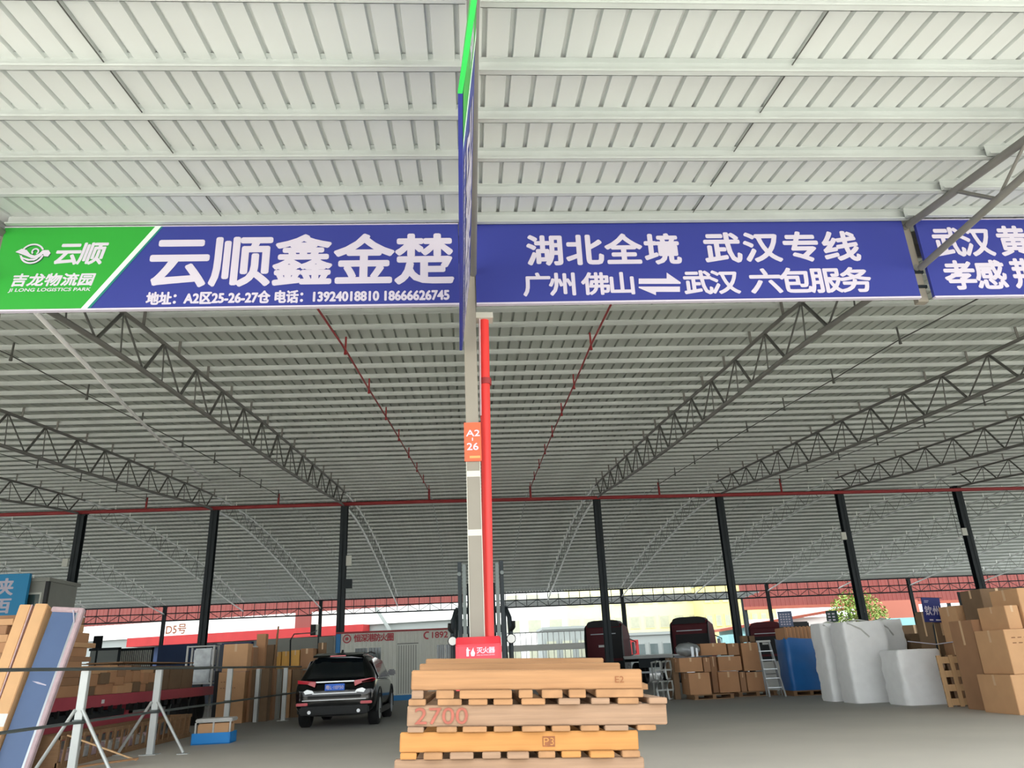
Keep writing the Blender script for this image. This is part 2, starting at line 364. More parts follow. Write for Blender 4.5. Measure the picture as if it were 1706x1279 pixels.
# columns
def h_column(name, label, x, y, h, s, m, group, pl=True):
    t = thing(name, label, 'column', (x, y, 0), 0, group)
    b = MB(); b.b2(-s/2, s/2, -s/2, -s/2+.02, 0, h); b.b2(-s/2, s/2, s/2-.02, s/2, 0, h); b.b2(-.012, .012, -s/2, s/2, 0, h)
    b.build('shaft', m, t)
    if pl:
        MB().box(0, 0, .012, s*1.6, s*1.6, .024).build('base_plate', m, t)
        MB().b2(-s*.6, s*.6, -s*.6, s*.6, h, h+.05).build('cap_plate', m, t)
    return t
for k in (-3, -2, -1, 0, 1, 2, 3, 4):
    d = 'hidden behind the centre post' if k == 0 else '%s to the %s of the centre post' % (ORD[abs(k)-1], 'left' if k < 0 else 'right')
    t = h_column('steel_column', 'tall dark steel column of the middle row, '+d, col_x(k), YM, z_lo(YM), .32, M['dark_steel'], 'middle row of columns')
    if k in (-3, 3, 4): MB().b2(-.42, -.18, -.3, -.18, 6.1, 6.45).build('junction_box', M['white_sheet'], t)
    if k == -1:
        MB().b2(.2, .44, -.3, -.16, 5.7, 6.15).build('junction_box', M['white_sheet'], t); MB().b2(.2, .5, -.34, -.16, 4.7, 5.1).build('floodlight', M['dark_steel'], t)
for k in (-6, -4, -2, 0, 2, 4, 6):
    d = 'on the centre line' if k == 0 else '%s to the %s of the forklift' % (ORD[abs(k)//2-1], 'left' if k < 0 else 'right')
    h_column('edge_column', 'slim dark column of the far roof edge, '+d, col_x(k), YR, z_lo(YR)+.5, .24, M['dark_steel'], 'far edge columns')
# far edge lattice beam, one thing per pair of bays
eb = thing('edge_lattice_beam', 'x', 'lattice beam', (0, YR, 0), 0, 'far edge lattice beams')
for z, r in ((6.52, .06), (5.96, .045), (5.42, .06)):
    MB().tube([(0, 0, z), (12, 0, z)], r, 6).build('chord', M['dark_steel'], eb)
for i in range(14):
    a = i*12/14
    MB().tube([(a, 0, 5.42), (a, 0, 6.52)], .03, 5).build('post', M['dark_steel'], eb)
    MB().tube([(a, 0, 5.42 if i % 2 else 5.96), (a+12/14, 0, 5.96 if i % 2 else 5.42)], .024, 5).build('diagonal', M['dark_steel'], eb)
names = ['leftmost', 'second from the left', 'third from the left', 'fourth from the left, behind the forklift', 'behind the dark red trucks', 'above the blue wrapped pallet', 'behind the right hand carton stack']
for i, k in enumerate((-8, -6, -4, -2, 0, 2, 4, 6)):
    c = eb if i == 0 else copy_tree(eb); c.location.x = col_x(k)
    c['label'] = 'dark lattice beam along the far roof edge, ' + (['far beyond the left columns']+names)[i]
# front beam behind the signboards, short hangers at the bay lines
b = MB(); b.b2(-18, 18, 8.86, 9.0, 6.5, 6.68); b.b2(-18, 18, 8.9, 8.94, 6.3, 6.5)
tag(b.build('front_edge_beam', M['chord'], loc=(0, 8.9, 6.5)), 'grey steel beam running behind the top edge of the signboards', 'beam')
for k, w in ((-1, 'left end of the green and blue sign'), (1, 'gap between the two blue signs on the right')):
    t = thing('hanger_post', 'short grey hanger post in the ' + w, 'hanger post', (col_x(k), 8.74, 5.5))
    b = MB(); b.b2(-.07, .07, -.05, .05, 0, 1.2); b.build('post', M['column'], t)
    MB().b2(-.09, .09, -.07, .05, .42, .5).build('clamp', M['dark_steel'], t); MB().b2(-.09, .09, -.07, .05, .2, .24).build('clamp', M['dark_steel'], t)
# thin tie rods through the purlins at mid bay
for x, w in ((XC-3.25, 'left'), (XC+2.98, 'right')):
    b = MB(); b.tube([(x, 3.0, z_pb(3.0)+.12), (x, 5.3, z_pb(5.3)+.12), (x, 8.5, z_pb(8.5)+.12)], .007, 6)
    tag(b.build('tie_rod', M['web'], loc=(x, 3, 5.9)), 'thin dark tie rod threaded through the canopy purlins above the %s sign' % ('green and blue' if w == 'left' else 'two-way arrow'), 'tie rod')
# ---- sprinkler pipes, cable
def sprinkler(label, pts, x_m, rises):
    t = thing('sprinkler_pipe', label, 'pipe', pts[0])
    o = Vector(pts[0])
    MB().tube([Vector(p)-o for p in pts], .02 if abs(pts[0][0]) < 5 else .013, 8).build('pipe', x_m, t)
    x_m = x_m
    for p in rises:
        MB().tube([Vector(p)-o, Vector(p)-o+Vector((0, 0, .28))], .02, 6).build('riser', x_m, t)
        MB().tube([Vector(p)-o+Vector((0, 0, -.1)), Vector(p)-o+Vector((0, 0, .02))], [.035, .02], 6).build('sprinkler_head', x_m, t)
def under(xa, xb, ya, yb, n=12):
    r = []
    for i in range(n+1):
        y = ya+(yb-ya)*i/n; r.append((xa+(xb-xa)*i/n, y, z_pb(y)-.28))
    return r
for xa, xb, w in ((-2.5, -1.9, 'left of the centre post'), (2.5, 2.9, 'right of the centre post'), (-8.9, -8.9, 'second bay left of the centre post'), (9.1, 9.1, 'second bay right of the centre post'), (15.1, 15.1, 'third bay right of the centre post'), (-14.9, -14.9, 'third bay left of the centre post')):
    a = under(xa, xb, 11, 35, 8)
    sprinkler('thin sprinkler pipe under the front roof, '+w, a, M['maroon_pipe'] if abs(xb) < 5 else M['web'], a[0:9:1])
    a = under(xb, xb+.15*(1 if xb > 0 else 0), 35.3, 61, 9)
    sprinkler('slim rear roof sprinkler pipe, '+w, a, M['purlin'], a[1:9:2])
mp = thing('main_pipe', 'long dull red fire main crossing the hall below the middle columns heads', 'pipe', (0, 35.1, 8.4))
MB().tube([(-26, 0, .1), (-2, 0, .12), (12, 0, 0), (30, 0, -.15)], .085, 10).build('pipe', M['maroon_pipe'], mp)
for x in (-14.9, -8.9, -1.9, 2.9, 9.1, 15.1): MB().tube([(x, 0, .05), (x, 0, .7)], .05, 8).build('branch', M['maroon_pipe'], mp)
p0, p1 = P(60, 520, 8.9), P(358, 806, 35.3)
b = MB(); b.tube([p0+(p1-p0)*(i/14)-Vector((0, 0, .35*math.sin(math.pi*i/14))) + Vector((0, 0, .12*math.sin(math.pi*i/14))) for i in range(15)], .034, 8)
b.tube([p1, P(425, 880, 44), P(500, 965, 60)], .03, 8)
tag(b.build('cable_duct', M['paper'], loc=tuple(p0)), 'thin pale cable duct hanging diagonally from the green sign to a middle column', 'cable')
for i, (px, py, k) in enumerate(((265, 927, -3), (326, 965, -3), (1598, 896, 3))):
    y = 45+i*4 if i < 2 else 40; q = P(px, py, y)
    t = thing('roof_lamp', 'tiny lit lamp under the roof, ' + ['upper one on the left', 'lower one on the left', 'right of the fourth middle column'][i], 'lamp', q)
    MB().tube([(0, 0, -.05), (0, 0, .02)], [.16, .12], 12).build('lamp_shade', M['lamp'], t)
    MB().tube([(0, 0, 0), (0, 0, z_pb(y)-q.z)], .015, 6).build('stem', M['web'], t)

# ================================================================== signboards
SY = 8.58
def U(px, py): q = P(px, py, SY); return q.x, q.z
pf = front(SY)
def poly2(pts, m, name, parent, place, t=.006):
    b = MB(); b.add([place(u, v, t) for u, v in pts], [tuple(range(len(pts)))]); return b.build(name, m, parent, fix=False)
def ring2(cx, cz, r0, r1, a0, a1, place, t, sx=1.):
    n = 40; vs = []
    for i in range(n+1):
        a = math.radians(a0+(a1-a0)*i/n)
        for r in (r0, r1): vs.append(place(cx+sx*r*math.cos(a), cz+r*math.sin(a), t))
    return vs, [(2*i, 2*i+1, 2*i+3, 2*i+2) for i in range(n)]
ZB, ZT = 5.522, 6.69
def board(name, label, x0, x1, face_m):
    t = thing(name, label, 'sign', ((x0+x1)/2, SY+.03, ZB), 0, 'blue signboards')
    return t
def local(t, place): 
    L = Vector(t.location)
    return lambda u, v, w: Vector(place(u, v, w))-L
def backing(t, x0, x1, m):
    L = t.location
    b = MB(); b.b2(x0-L.x, x1-L.x, SY-L.y, SY+.05-L.y, 0, ZT-ZB); b.build('board', m, t)
    b = MB(); b.b2(x0-L.x, x1-L.x, SY-.012-L.y, SY+.05-L.y, -.022, .0); b.b2(x0-L.x, x1-L.x, SY-.012-L.y, SY+.05-L.y, ZT-ZB, ZT-ZB+.012)
    b.build('edge_trim', M['white_paint'], t)
# left sign
x0, x1 = -5.86, -.075
t = board('signboard', 'long green and blue signboard with logo and telephone numbers, left of the centre post', x0, x1, None)
pl = local(t, pf); backing(t, x0, x1, M['sign_blue'])
g_top, g_bot = U(258, 385)[0], U(134, 519)[0]
poly2([(x0, ZB), (g_bot, ZB), (g_top, ZT), (x0, ZT)], M['sign_green'], 'green_panel', t, pl, .004)
poly2([(g_bot, ZB), (g_bot+.075, ZB), (g_top+.075, ZT), (g_top, ZT)], M['mint'], 'diagonal_stripe', t, pl, .007)
poly2([(g_bot+.075, ZB), (g_bot+.11, ZB), (g_top+.1, ZT), (g_top+.075, ZT)], M['teal'], 'stripe_shadow', t, pl, .005)
LW = M['white_paint']
def rect(ax, ay, bx, by): 
    a, c = U(ax, (ay+by)/2), U(bx, (ay+by)/2); e, f = U((ax+bx)/2, ay), U((ax+bx)/2, by); return a[0], c[0], f[1], e[1]
def shadowed(text, r, bold, shear, cells, parent, pl, d=.012):
    def ps(u, v, w): return pl(u+d, v-d, w*.5)
    letter(text, *r, M['deep_green'], parent, ps, bold*1.3, shear, cells, 'lettering_shadow'); letter(text, *r, LW, parent, pl, bold, shear, cells)
shadowed('云顺', rect(90, 406, 171, 440), .035, .18, .9, t, pl)
shadowed('吉龙物流园', rect(17, 457, 156, 476), .04, .2, .82, t, pl, .009)
letter('JI LONG LOGISTICS PARK', *rect(14, 480, 150, 487), LW, t, pl, .03, .2)
letter('云顺鑫金楚', *rect(247, 397, 757, 474), LW, t, pl, .03, 0, .845)
letter('地址：A2区25-26-27仓 电话：13924018810 18666626745', *rect(245, 484, 748, 504), LW, t, pl, .045)
# round cloud emblem
def LZ(zx, zy): return U(zx/6.093, 380+zy/6.093)
def lp(pts): return [LZ(*q) for q in pts]
c0 = LZ(330, 262); rr = .146
wing = [(160, 245), (225, 212), (275, 225), (310, 268), (355, 282), (398, 262), (440, 226), (497, 226), (517, 256), (490, 292), (452, 288), (440, 264), (412, 292), (378, 312), (320, 308), (262, 282), (208, 262)]
wing2 = [(195, 268), (240, 300), (300, 316), (392, 310), (350, 332), (285, 334), (230, 312)]
for d, mm, tt, nm in ((.012, M['deep_green'], .0055, 'emblem_shadow'), (0, LW, .008, 'emblem')):
    b = MB()
    def ps(u, v, w): return pl(u+d, v-d, w)
    for a0, a1 in ((25, 150), (190, 350)):
        vs, fs = ring2(c0[0], c0[1], rr-.022, rr, a0, a1, ps, tt); b.add(vs, fs)
    for w in (wing, wing2):
        q = lp(w); b.add([ps(u, v, tt+.001) for u, v in q], [tuple(range(len(q)))])
    c1 = LZ(362, 240)
    vs, fs = ring2(c1[0], c1[1], .028, .048, -60, 230, ps, tt+.001); b.add(vs, fs)
    b.build(nm, mm, t, fix=False)
# right sign
x0, x1 = .142, col_x(1)-.1
t = board('signboard', 'long blue signboard right of the centre column, lettered in white with a two-way arrow', x0, x1, None)
pl = local(t, pf); backing(t, x0, x1, M['sign_blue'])
letter('湖北全境', *rect(875, 394, 1136, 440), LW, t, pl, .038, 0, .80)
letter('武汉专线', *rect(1170, 390, 1433, 435), LW, t, pl, .038, 0, .80)
letter('广州', *rect(873, 457, 960, 492), LW, t, pl, .036, 0, .92)
letter('佛山', *rect(971, 456, 1058, 490), LW, t, pl, .036, 0, .92)
letter('武汉', *rect(1140, 453, 1230, 489), LW, t, pl, .036, 0, .92)
letter('六包服务', *rect(1250, 449, 1450, 487), LW, t, pl, .036, 0, .92)
def RZ(zx, zy): return U(760+zx/1.8034, 350+zy/1.8034)
b = MB()
for pts in ([(548, 206), (632, 206), (632, 188), (674, 217), (674, 222), (548, 222)], [(672, 230), (548, 230), (548, 234), (600, 256), (600, 246), (672, 246)]):
    q = [RZ(*p_) for p_ in pts]; b.add([pl(u, v, .006) for u, v in q], [tuple(range(len(q)))])
b.build('arrow', LW, t, fix=False)
# third sign on the right, left half in the picture
x0, x1 = col_x(1)+.09, col_x(2)-.1
t = board('signboard', 'blue signboard cut off by the right picture edge, crossed by the canopy truss', x0, x1, None)
pl = local(t, pf); backing(t, x0, x1, M['sign_blue'])
letter('武汉', *rect(1556, 382, 1652, 426), LW, t, pl, .036, 0, .9); letter('黄', *rect(1663, 380, 1712, 425), LW, t, pl, .036, 0, .9)
letter('孝感', *rect(1574, 437, 1676, 481), LW, t, pl, .036, 0, .88); letter('荆', *rect(1687, 434, 1738, 479), LW, t, pl, .036, 0, .88)
x0, x1 = col_x(-2)+.1, col_x(-1)-.12
t = board('signboard', 'blue signboard at the left picture edge, only its right end showing', x0, x1, None)
backing(t, x0, x1, M['sign_blue'])
# projecting sign, seen edge-on
YN, YE = 2.75, 8.48; BZ0, BZ1 = 4.826, 5.86
t = thing('projecting_sign', 'green and blue signboard hung edge-on under the canopy truss above the centre column', 'sign', (0, YE, BZ0))
def bx(y, z):
    xb = -.053+(8.6-y)*.0144
    if y < 4.05: xb += (4.05-y)*.11
    return xb+(z-BZ0)*.115
def pb(u, v, w): return Vector((bx(u, v)+w, u, v))-Vector((0, YE, BZ0))
def blade(y0, y1, m, nm, x_in=.04, z0=BZ0, z1=BZ1, n=6, off=0.):
    b = MB(); vs = []; fs = []
    for i in range(n+1):
        y = y0+(y1-y0)*i/n
        for z, dx in ((z0, off), (z1, off), (z1, off-x_in), (z0, off-x_in)): vs.append(pb(y, z, dx))
    for i in range(n): fs += [(4*i+j, 4*i+4+j, 4*i+4+(j+1) % 4, 4*i+(j+1) % 4) for j in range(4)]
    fs += [(0, 1, 2, 3), (4*n+3, 4*n+2, 4*n+1, 4*n)]
    b.add(vs, fs); return b.build(nm, m, t)
blade(4.05, YE, M['sign_blue'], 'blue_board', .032); blade(YN, 4.05, M['sign_green'], 'green_board', .032)
blade(YN, 4.05, M['lime'], 'green_edge', .034, BZ0-.012, BZ0, 6, .0)
poly2([(4.05, BZ0), (4.55, BZ0), (4.5, BZ1), (4.05, BZ1)], M['sign_green'], 'green_panel', t, pb, .004)
poly2([(4.55, BZ0), (4.65, BZ0), (4.6, BZ1), (4.5, BZ1)], M['mint'], 'diagonal_stripe', t, pb, .006)
letter('云顺', 3.5, 4.4, 5.35, 5.62, LW, t, pb, .035, .18, .9)
letter('云顺鑫金楚', 4.95, 8.35, 5.12, 5.68, LW, t, pb, .042, 0, .88)
letter('地址：A2区25-26-27仓 电话：13924018810 18666626745', 4.9, 8.3, 4.9, 5.02, LW, t, pb, .045)
MB().tube([(-.02+bx(6, BZ1), 6-YE, BZ1-BZ0), (.03, 6-YE, 5.92-BZ0)], .012, 6).build('hanger', M['web'], t)
MB().tube([(-.02+bx(4, BZ1), 4-YE, BZ1-BZ0), (.03, 4-YE, 5.86-BZ0)], .012, 6).build('hanger', M['web'], t)

# ================================================================== centre post, pipe, red box, forklift
t = thing('centre_post', 'grey painted steel post standing in the middle under the signs', 'post', (.052, 8.7, 0))
b = MB(); b.b2(-.078, .078, -.1, .06, 0, 6.48); b.build('shaft', M['column'], t, .006)
b = MB(); b.b2(-.16, .16, -.16, .16, 0, .02); b.build('base_plate', M['column'], t)
for py in (789, 887):
    z = P(790, py, 8.6).z; b = MB(); b.b2(-.081, .081, -.103, .063, z-.035, z+.035); b.build('tape_band', M['band'], t)
z0_ = P(790, 768, 8.6).z
for sx in (-1, 1): b = MB(); b.b2(sx*.0795-.004, sx*.0795+.004, -.104, -.09, 1.4, z0_); b.build('edge_strip', M['band'], t)
z0, z1 = P(789, 768, 8.58).z, P(789, 704, 8.58).z
t = thing('number_plate', 'orange plate reading A2 26 fixed to the centre post', 'plate', (.052, 8.578, z0))
b = MB(); b.b2(-.1, .1, -.008, .012, 0, z1-z0); b.build('plate', M['orange_plate'], t)
pp = lambda u, v, w: (u, -.008-w, v)
h = z1-z0
letter('A2', -.075, .085, h*.64, h*.8, M['white_paint'], t, pp, .03)
letter('26', -.068, .065, h*.28, h*.46, M['white_paint'], t, pp, .03)
b = MB(); b.b2(-.008, .004, -.0125, -.009, h*.52, h*.6); b.build('dash', M['white_paint'], t)
b = MB(); b.b2(-.04, .085, -.0122, -.009, h*.07, h*.13); b.build('small_label', M['orange_light'], t)
t = thing('fire_pipe', 'bright red fire pipe rising beside the grey centre post', 'pipe', (.235, 8.9, 0))
pa, pz = P(814, 1050, 8.9), P(806, 515, 8.9)
b = MB(); b.tube([(pa.x-.235, 0, .0), (pa.x-.235, 0, 1.6), (pz.x-.235, 0, 5.5)], .062, 16); b.build('pipe', M['red_pipe'], t)
z = P(812, 636, 8.9).z; b = MB(); b.tube([(0, 0, z-.04), (0, 0, z+.04)], .075, 16); b.build('coupling', M['maroon_pipe'], t)
b = MB(); b.tube([(-.075, -.06, 4.1), (-.055, -.06, 5.45)], .012, 8); b.build('thin_conduit', M['frame_pink'], t)
b = MB(); b.b2(-.1, .12, -.1, .08, 5.42, 5.5); b.build('cap', M['band'], t)
# red extinguisher box
t = thing('extinguisher_box', 'red fire extinguisher box on a stand in front of the centre post', 'box', (.06, 8.36, 0))
w = .235
b = MB(); b.prism([(-.22, .62), (.02, .62), (.02, 1.48), (-.03, 1.485), (-.22, 1.40)], -w, w, 'x'); b.build('cabinet', M['red_plastic'], t, .012)
b = MB(); b.b2(-w+.03, w-.03, -.235, -.222, .66, 1.215); b.build('lower_door', M['red_plastic'], t, .004)
b = MB(); b.b2(-w+.03, w-.03, -.232, -.222, 1.245, 1.39); b.build('header_panel', M['red_plastic'], t, .004)
b = MB(); b.b2(-w+.03, w-.03, -.237, -.232, 1.225, 1.233); b.build('seam_line', M['mint'], t)
for sx in (-1, 1): b = MB(); b.b2(sx*.17-.02, sx*.17+.02, -.16, -.02, 0, .62); b.build('leg', M['red_plastic'], t)
pp = lambda u, v, q: (u, -.232-q, v)
letter('灭火器', -.02, .165, 1.315, 1.37, M['white_paint'], t, pp, .03, 0, .9)
letter('FIRE EXTINGUISHER', -.02, .165, 1.292, 1.303, M['white_paint'], t, pp, 0)
b = MB()
b.b2(-.125, -.1, -.238, -.233, 1.29, 1.36); b.b2(-.12, -.106, -.238, -.233, 1.36, 1.375); b.b2(-.1, -.085, -.238, -.233, 1.345, 1.352)
b.add([pp(*q, .005) for q in ((-.075, 1.29), (-.045, 1.29), (-.036, 1.32), (-.05, 1.345), (-.052, 1.375), (-.07, 1.345), (-.083, 1.32))], [tuple(range(7))])
b.build('pictogram', M['white_paint'], t)
# forklift behind the post, mast towards the yard
t = thing('forklift', 'dark forklift parked behind the centre post, mast raised on both sides of it', 'forklift', (.135, 11, 0))
for s in (-1, 1):
    b = MB(); b.b2(s*.26-.05, s*.26+.0, -.06, .06, .12, 2.56) if s > 0 else b.b2(s*.26, s*.26+.05, -.06, .06, .12, 2.56); b.build('inner_mast_rail', M['rail'], t, .004)
    b = MB(); b.b2(s*.30-.028, s*.30+.028, -.02, .12, .1, 2.6); b.build('outer_mast_rail', M['dark_steel'], t, .004)
    b = MB(); b.tube([(s*.305, -.04, 2.43), (s*.305, -.02, 2.43)], .028, 10); b.build('roller', M['rail'], t)
    b = MB(); b.tube([(s*.17, .05, .2), (s*.17, .05, 2.3)], .03, 8); b.build('lift_cylinder', M['dark_steel'], t)
    b = MB(); b.tube([(s*.42, .5, 1.0), (s*.42, .44, 1.62), (s*.41, .46, 1.84), (s*.37, .6, 1.97), (s*.37, 1.7, 2.02), (s*.42, 1.95, 1.1)], .035, 8); b.build('guard_leg', M['dark_steel'], t)
    lamp = MB(); lamp.tube([(s*.42, .4, 1.54), (s*.42, .34, 1.54)], [.06, .07], 12); lo = lamp.build('headlamp', M['trim_black'], t)
    b = MB(); b.tube([(s*.42, .339, 1.54), (s*.42, .333, 1.54)], .058, 12); b.build('lens', M['lamp'], lo)
    b = MB(); b.tube([(s*.42, .44, 1.66), (s*.46, .34, 1.7), (s*.46, .32, 1.78)], .03, 6); b.build('side_mirror', M['trim_black'], t)
    b = MB(); b.b2(s*.2-.05, s*.2+.05, -1.1, -.02, .1, .14); b.b2(s*.2-.05, s*.2+.05, -.06, -.02, .1, .6); b.build('fork', M['dark_steel'], t)
    for y, r in ((.5, .3), (1.75, .24)):
        b = MB(); b.lathe([(.0, -.09), (r*.6, -.09), (r, -.07), (r, .07), (r*.6, .09), (0, .09)], 24, Matrix.Translation((s*.42, y, r))); b.build('wheel', M['rubber'], t)
b = MB(); b.b2(-.3, .3, -.05, .05, .35, .45); b.b2(-.3, .3, -.05, .05, .62, .7); b.build('carriage', M['dark_steel'], t)
b = MB(); b.b2(-.3, .3, .0, .06, 1.62, 1.72); b.b2(-.3, .3, .04, .1, .9, .98); b.build('mast_crossbar', M['dark_steel'], t)
b = MB(); b.prism([(.2, .35), (2.0, .35), (2.2, .6), (2.15, 1.05), (1.3, 1.05), (1.2, .75), (.7, .7), (.45, 1.0), (.2, 1.0)], -.4, .4, 'x'); b.build('body', M['dark_green'], t, .02)
b = MB(); b.b2(-.22, .22, .95, 1.4, .75, .88); b.b2(-.22, .22, 1.34, 1.46, .88, 1.3); b.build('seat', M['trim_black'], t, .03)
b = MB(); [b.b2(-.38, .38, y, y+.03, 1.98, 2.02) for y in (.62, .82, 1.02, 1.22, 1.42, 1.62)]; b.build('overhead_guard', M['dark_steel'], t)

# ================================================================== pallets in the foreground
PY = 3.66
pal = [  # left end x, right end x, z at the left end of stringer bottom, stringer height, wood, board thickness below, boards on top
    (-.282, .771, 1.107, .083, 'wood', .034, 0, 'topmost, pale wood', 'pale raw'),
    (-.30, .87, .958, .087, 'wood_grey', .022, .026, 'second from the top, weathered and sprayed with red figures', 'weathered'),
    (-.331, .73, .856, .08, 'wood_yellow', .026, 0, 'third from the top, yellowish with a brown stamp', 'yellowish'),
    (-.355, .745, .747, .082, 'wood_grey', .024, 0, 'fourth from the top, at the bottom edge of the photo', 'weathered')]
z = .747-.024
rest = 6
for i in range(rest): pal.append((-.33+random.uniform(-.03, .03), .74+random.uniform(-.03, .03), z-(i+1)*(z-.03)/rest+.024, (z-.03)/rest-.024-.002, 'wood_grey', .024, 0, None, 'weathered'))
TH = .036
for i, (x0, x1, zb, sh, wm, bt, top, nm, cl) in enumerate(pal):
    L = x1-x0; cx = (x0+x1)/2
    tilt = TH
    zc = zb-(L/2)*tilt
    lab = ('pallet of the foreground stack, ' + nm) if nm else 'weathered wooden pallet low in the foreground stack, %s above the floor' % (ORD[len(pal)-1-i] if i < len(pal)-1 else 'lying')
    if i == len(pal)-1: lab = 'weathered wooden pallet lying on the floor under the foreground stack'
    t = thing('wooden_pallet', lab, 'pallet', (cx, PY, zc), 0, 'pallets stacked in the foreground')
    t.rotation_euler = (.055 if i == 0 else 0, tilt, random.uniform(-.008, .008) if i else 0)
    for j, y in enumerate((0, .53, 1.06)):
        b = MB(); b.b2(-L/2, L/2, y, y+.045, 0, sh); o = b.build('stringer', M[wm], t, .004)
    def boards(zz0, zz1, wide, y0=-.02):
        px = -L/2+.005; k = 0; sd = random.Random(i*5+int(zz0*100))
        while px < L/2-.03:
            w_ = wide[k % len(wide)]*sd.uniform(.9, 1.1); w_ = min(w_, L/2-px)
            o_ = sd.uniform(-.012, .012)
            b = MB(); b.b2(px, px+w_, y0+o_, 1.12+o_, zz0, zz1); b.build('deck_board', M[sd.choice(['wood', 'wood_grey', 'wood_end']) if wm != 'wood_yellow' else sd.choice(['wood_yellow', 'wood_grey', 'wood_end'])], t, .0025)
            px += w_+sd.uniform(.025, .06); k += 1
    boards(-bt, -.0005, [.055, .08, .22, .06, .09, .07, .24, .1, .06] if i == 0 else [.075, .09, .1, .08, .1])
    if top: boards(sh+.0005, sh+top, [.08, .1, .09])
    if i == 0:
        b = MB(); b.b2(L/2-.1, L/2+.08, .25, .36, -.024, .0); b.build('cross_board', M['wood_end'], t)
    pp = lambda u, v, q: (u, -q, v)
    if i == 1: letter('2700', -L/2+.035, -L/2+.27, .01, sh-.01, M['spray'], t, pp, .012)
    if i == 2:
        b = MB(); b.add([pp(u, v, .002) for u, v in ((.1, .018), (.155, .018), (.155, .06), (.1, .06))], [(0, 1, 2, 3)]); o = b.build('stamp', M['stamp'], t)
        letter('P', .104, .128, .024, .054, M['wood_yellow'], t, pp, 0, name='stamp_mark'); letter('3', .134, .15, .024, .054, M['wood_yellow'], t, pp, 0, name='stamp_mark')
    if i == 0: letter('E2', L/2-.125, L/2-.085, .028, .055, M['stamp'], t, pp, 0, name='stamp_mark')

# ================================================================== cartons, planks and other goods
def carton(label, x0, x1, y0, y1, z0, z1, m=0, group=None, tape=True, name='cardboard_carton', rz=0., face='y', lean=0., marks=False):
    sx, sy, sz = x1-x0, y1-y0, z1-z0
    t = thing(name, label, 'carton', ((x0+x1)/2, (y0+y1)/2, z0), rz, group)
    if lean: t.rotation_euler.y = lean
    b = MB(); b.b2(-sx/2, sx/2, -sy/2, sy/2, 0, sz); b.build('carton_body', CART[m] if isinstance(m, int) else m, t, min(.008, sz*.06))
    if tape:
        w = min(.03, sx*.08, sy*.08)
        b = MB(); b.b2(-w, w, -sy/2-.002, sy/2+.002, sz-.001, sz+.0015)
        b.b2(-w, w, -sy/2-.0022, -sy/2, sz*.72, sz); b.build('packing_tape', M['tape'], t)
        b = MB(); b.b2(-sx/2-.0022, -sx/2, -w, w, sz*.72, sz); b.build('packing_tape', M['tape'], t)
    if marks:
        b = MB()
        for zz, k_ in ((.8, 4), (.68, 6)):
            for i in range(k_): b.b2(-sx*.4+sx*.1*i, -sx*.4+sx*.1*i+sx*.06, -sy/2-.003, -sy/2, sz*zz, sz*zz+.016)
        b.build('printed_mark', M['print'], t)
    return t
def px_box(px0, pyt, px1, pyb, Y, zb=None):
    ym = (pyt+pyb)/2; xm = (px0+px1)/2
    return P(px0, ym, Y).x, P(px1, ym, Y).x, (P(xm, pyb, Y).z if zb is None else zb), P(xm, pyt, Y).z
def pcart(label, px0, pyt, px1, pyb, Y, depth, m=0, group=None, zb=None, **k):
    x0, x1, z0, z1 = px_box(px0, pyt, px1, pyb, Y, zb)
    return carton(label, x0, x1, Y, Y+depth, z0, z1, m, group, **k), z1
# ---- right: tall carton stack at the picture edge
g = 'cartons in the right hand stack'
x0 = 9.47
def rstack(label, xa, xb, ya, yb, za, zb_, m=1, **k): return carton(label, xa, xb, ya, yb, za, zb_, m, g, **k)
rstack('big brown carton at the foot of the right edge stack', 9.5, 10.7, 13.8, 14.75, 0, .655, 1)
rstack('brown carton with faint printed lines, upper one of the front pair at the right edge', 9.62, 10.8, 13.85, 14.7, .66, 1.42, 1, marks='FRAGILE')
rstack('tall brown carton standing behind the front pair at the right edge', 9.72, 10.5, 14.85, 15.6, 0, 1.64, 2)
rstack('brown carton on top of the front pair at the right edge', 10.15, 10.95, 13.95, 14.75, 1.425, 2.14, 1)
rstack('narrow pale carton standing between the top cartons at the right edge', 9.86, 10.12, 14.0, 14.8, 1.425, 1.84, 1)
rstack('dark brown carton highest in the right edge stack', 10.62, 11.35, 15.7, 16.4, 1.66, 2.27, 3)
rstack('brown carton under the highest dark one in the right edge stack', 10.55, 11.4, 15.7, 16.5, 0, 1.655, 2)
rstack('flat-faced pale carton left of the dark top carton', 10.56, 11.05, 16.55, 17.2, 1.25, 2.0, 1)
rstack('brown carton under the flat-faced pale one', 10.55, 11.1, 16.55, 17.3, 0, 1.245, 2)
rstack('tall strapped carton right of the blue place-name sign', 10.96, 11.46, 17.5, 18.1, 0, 2.03, 3)
rstack('tall strapped carton directly behind the upright pallet', 10.45, 10.9, 17.4, 18.0, 0, 1.95, 3)
rstack('tall dark carton under the blue place-name sign', 10.95, 11.45, 18.3, 18.9, 0, 1.9, 3)
rstack('low dark carton behind the upright pallet, beside the short sack', 10.5, 10.9, 18.2, 18.8, 0, .95, 3)
rstack('square dark carton leaning low behind the short white sack', 10.9, 11.7, 19.2, 20.0, 0, 1.5, 3)
rstack('wide dark carton far behind the white sacks', 11.6, 12.6, 21.0, 22.0, 0, 1.75, 3)
for i, (x, y, z) in enumerate(((10.96, 17.45, 2.0), (10.45, 17.35, 1.9))):
    b = MB(); b.b2(x-.012, x+.012, y-.02, y+.02, 0.02, z); tag(b.build('carton_strap', M['strap'], loc=(x, y, 0)), 'pale strap down the edge of the tall carton ' + ('right of the blue sign' if i == 0 else 'behind the upright pallet'), 'strap')
b = MB(); b.tube([P(1512, 1068, 17.3), P(1560, 1073, 17.25), P(1616, 1065, 16.4)], .012, 6)
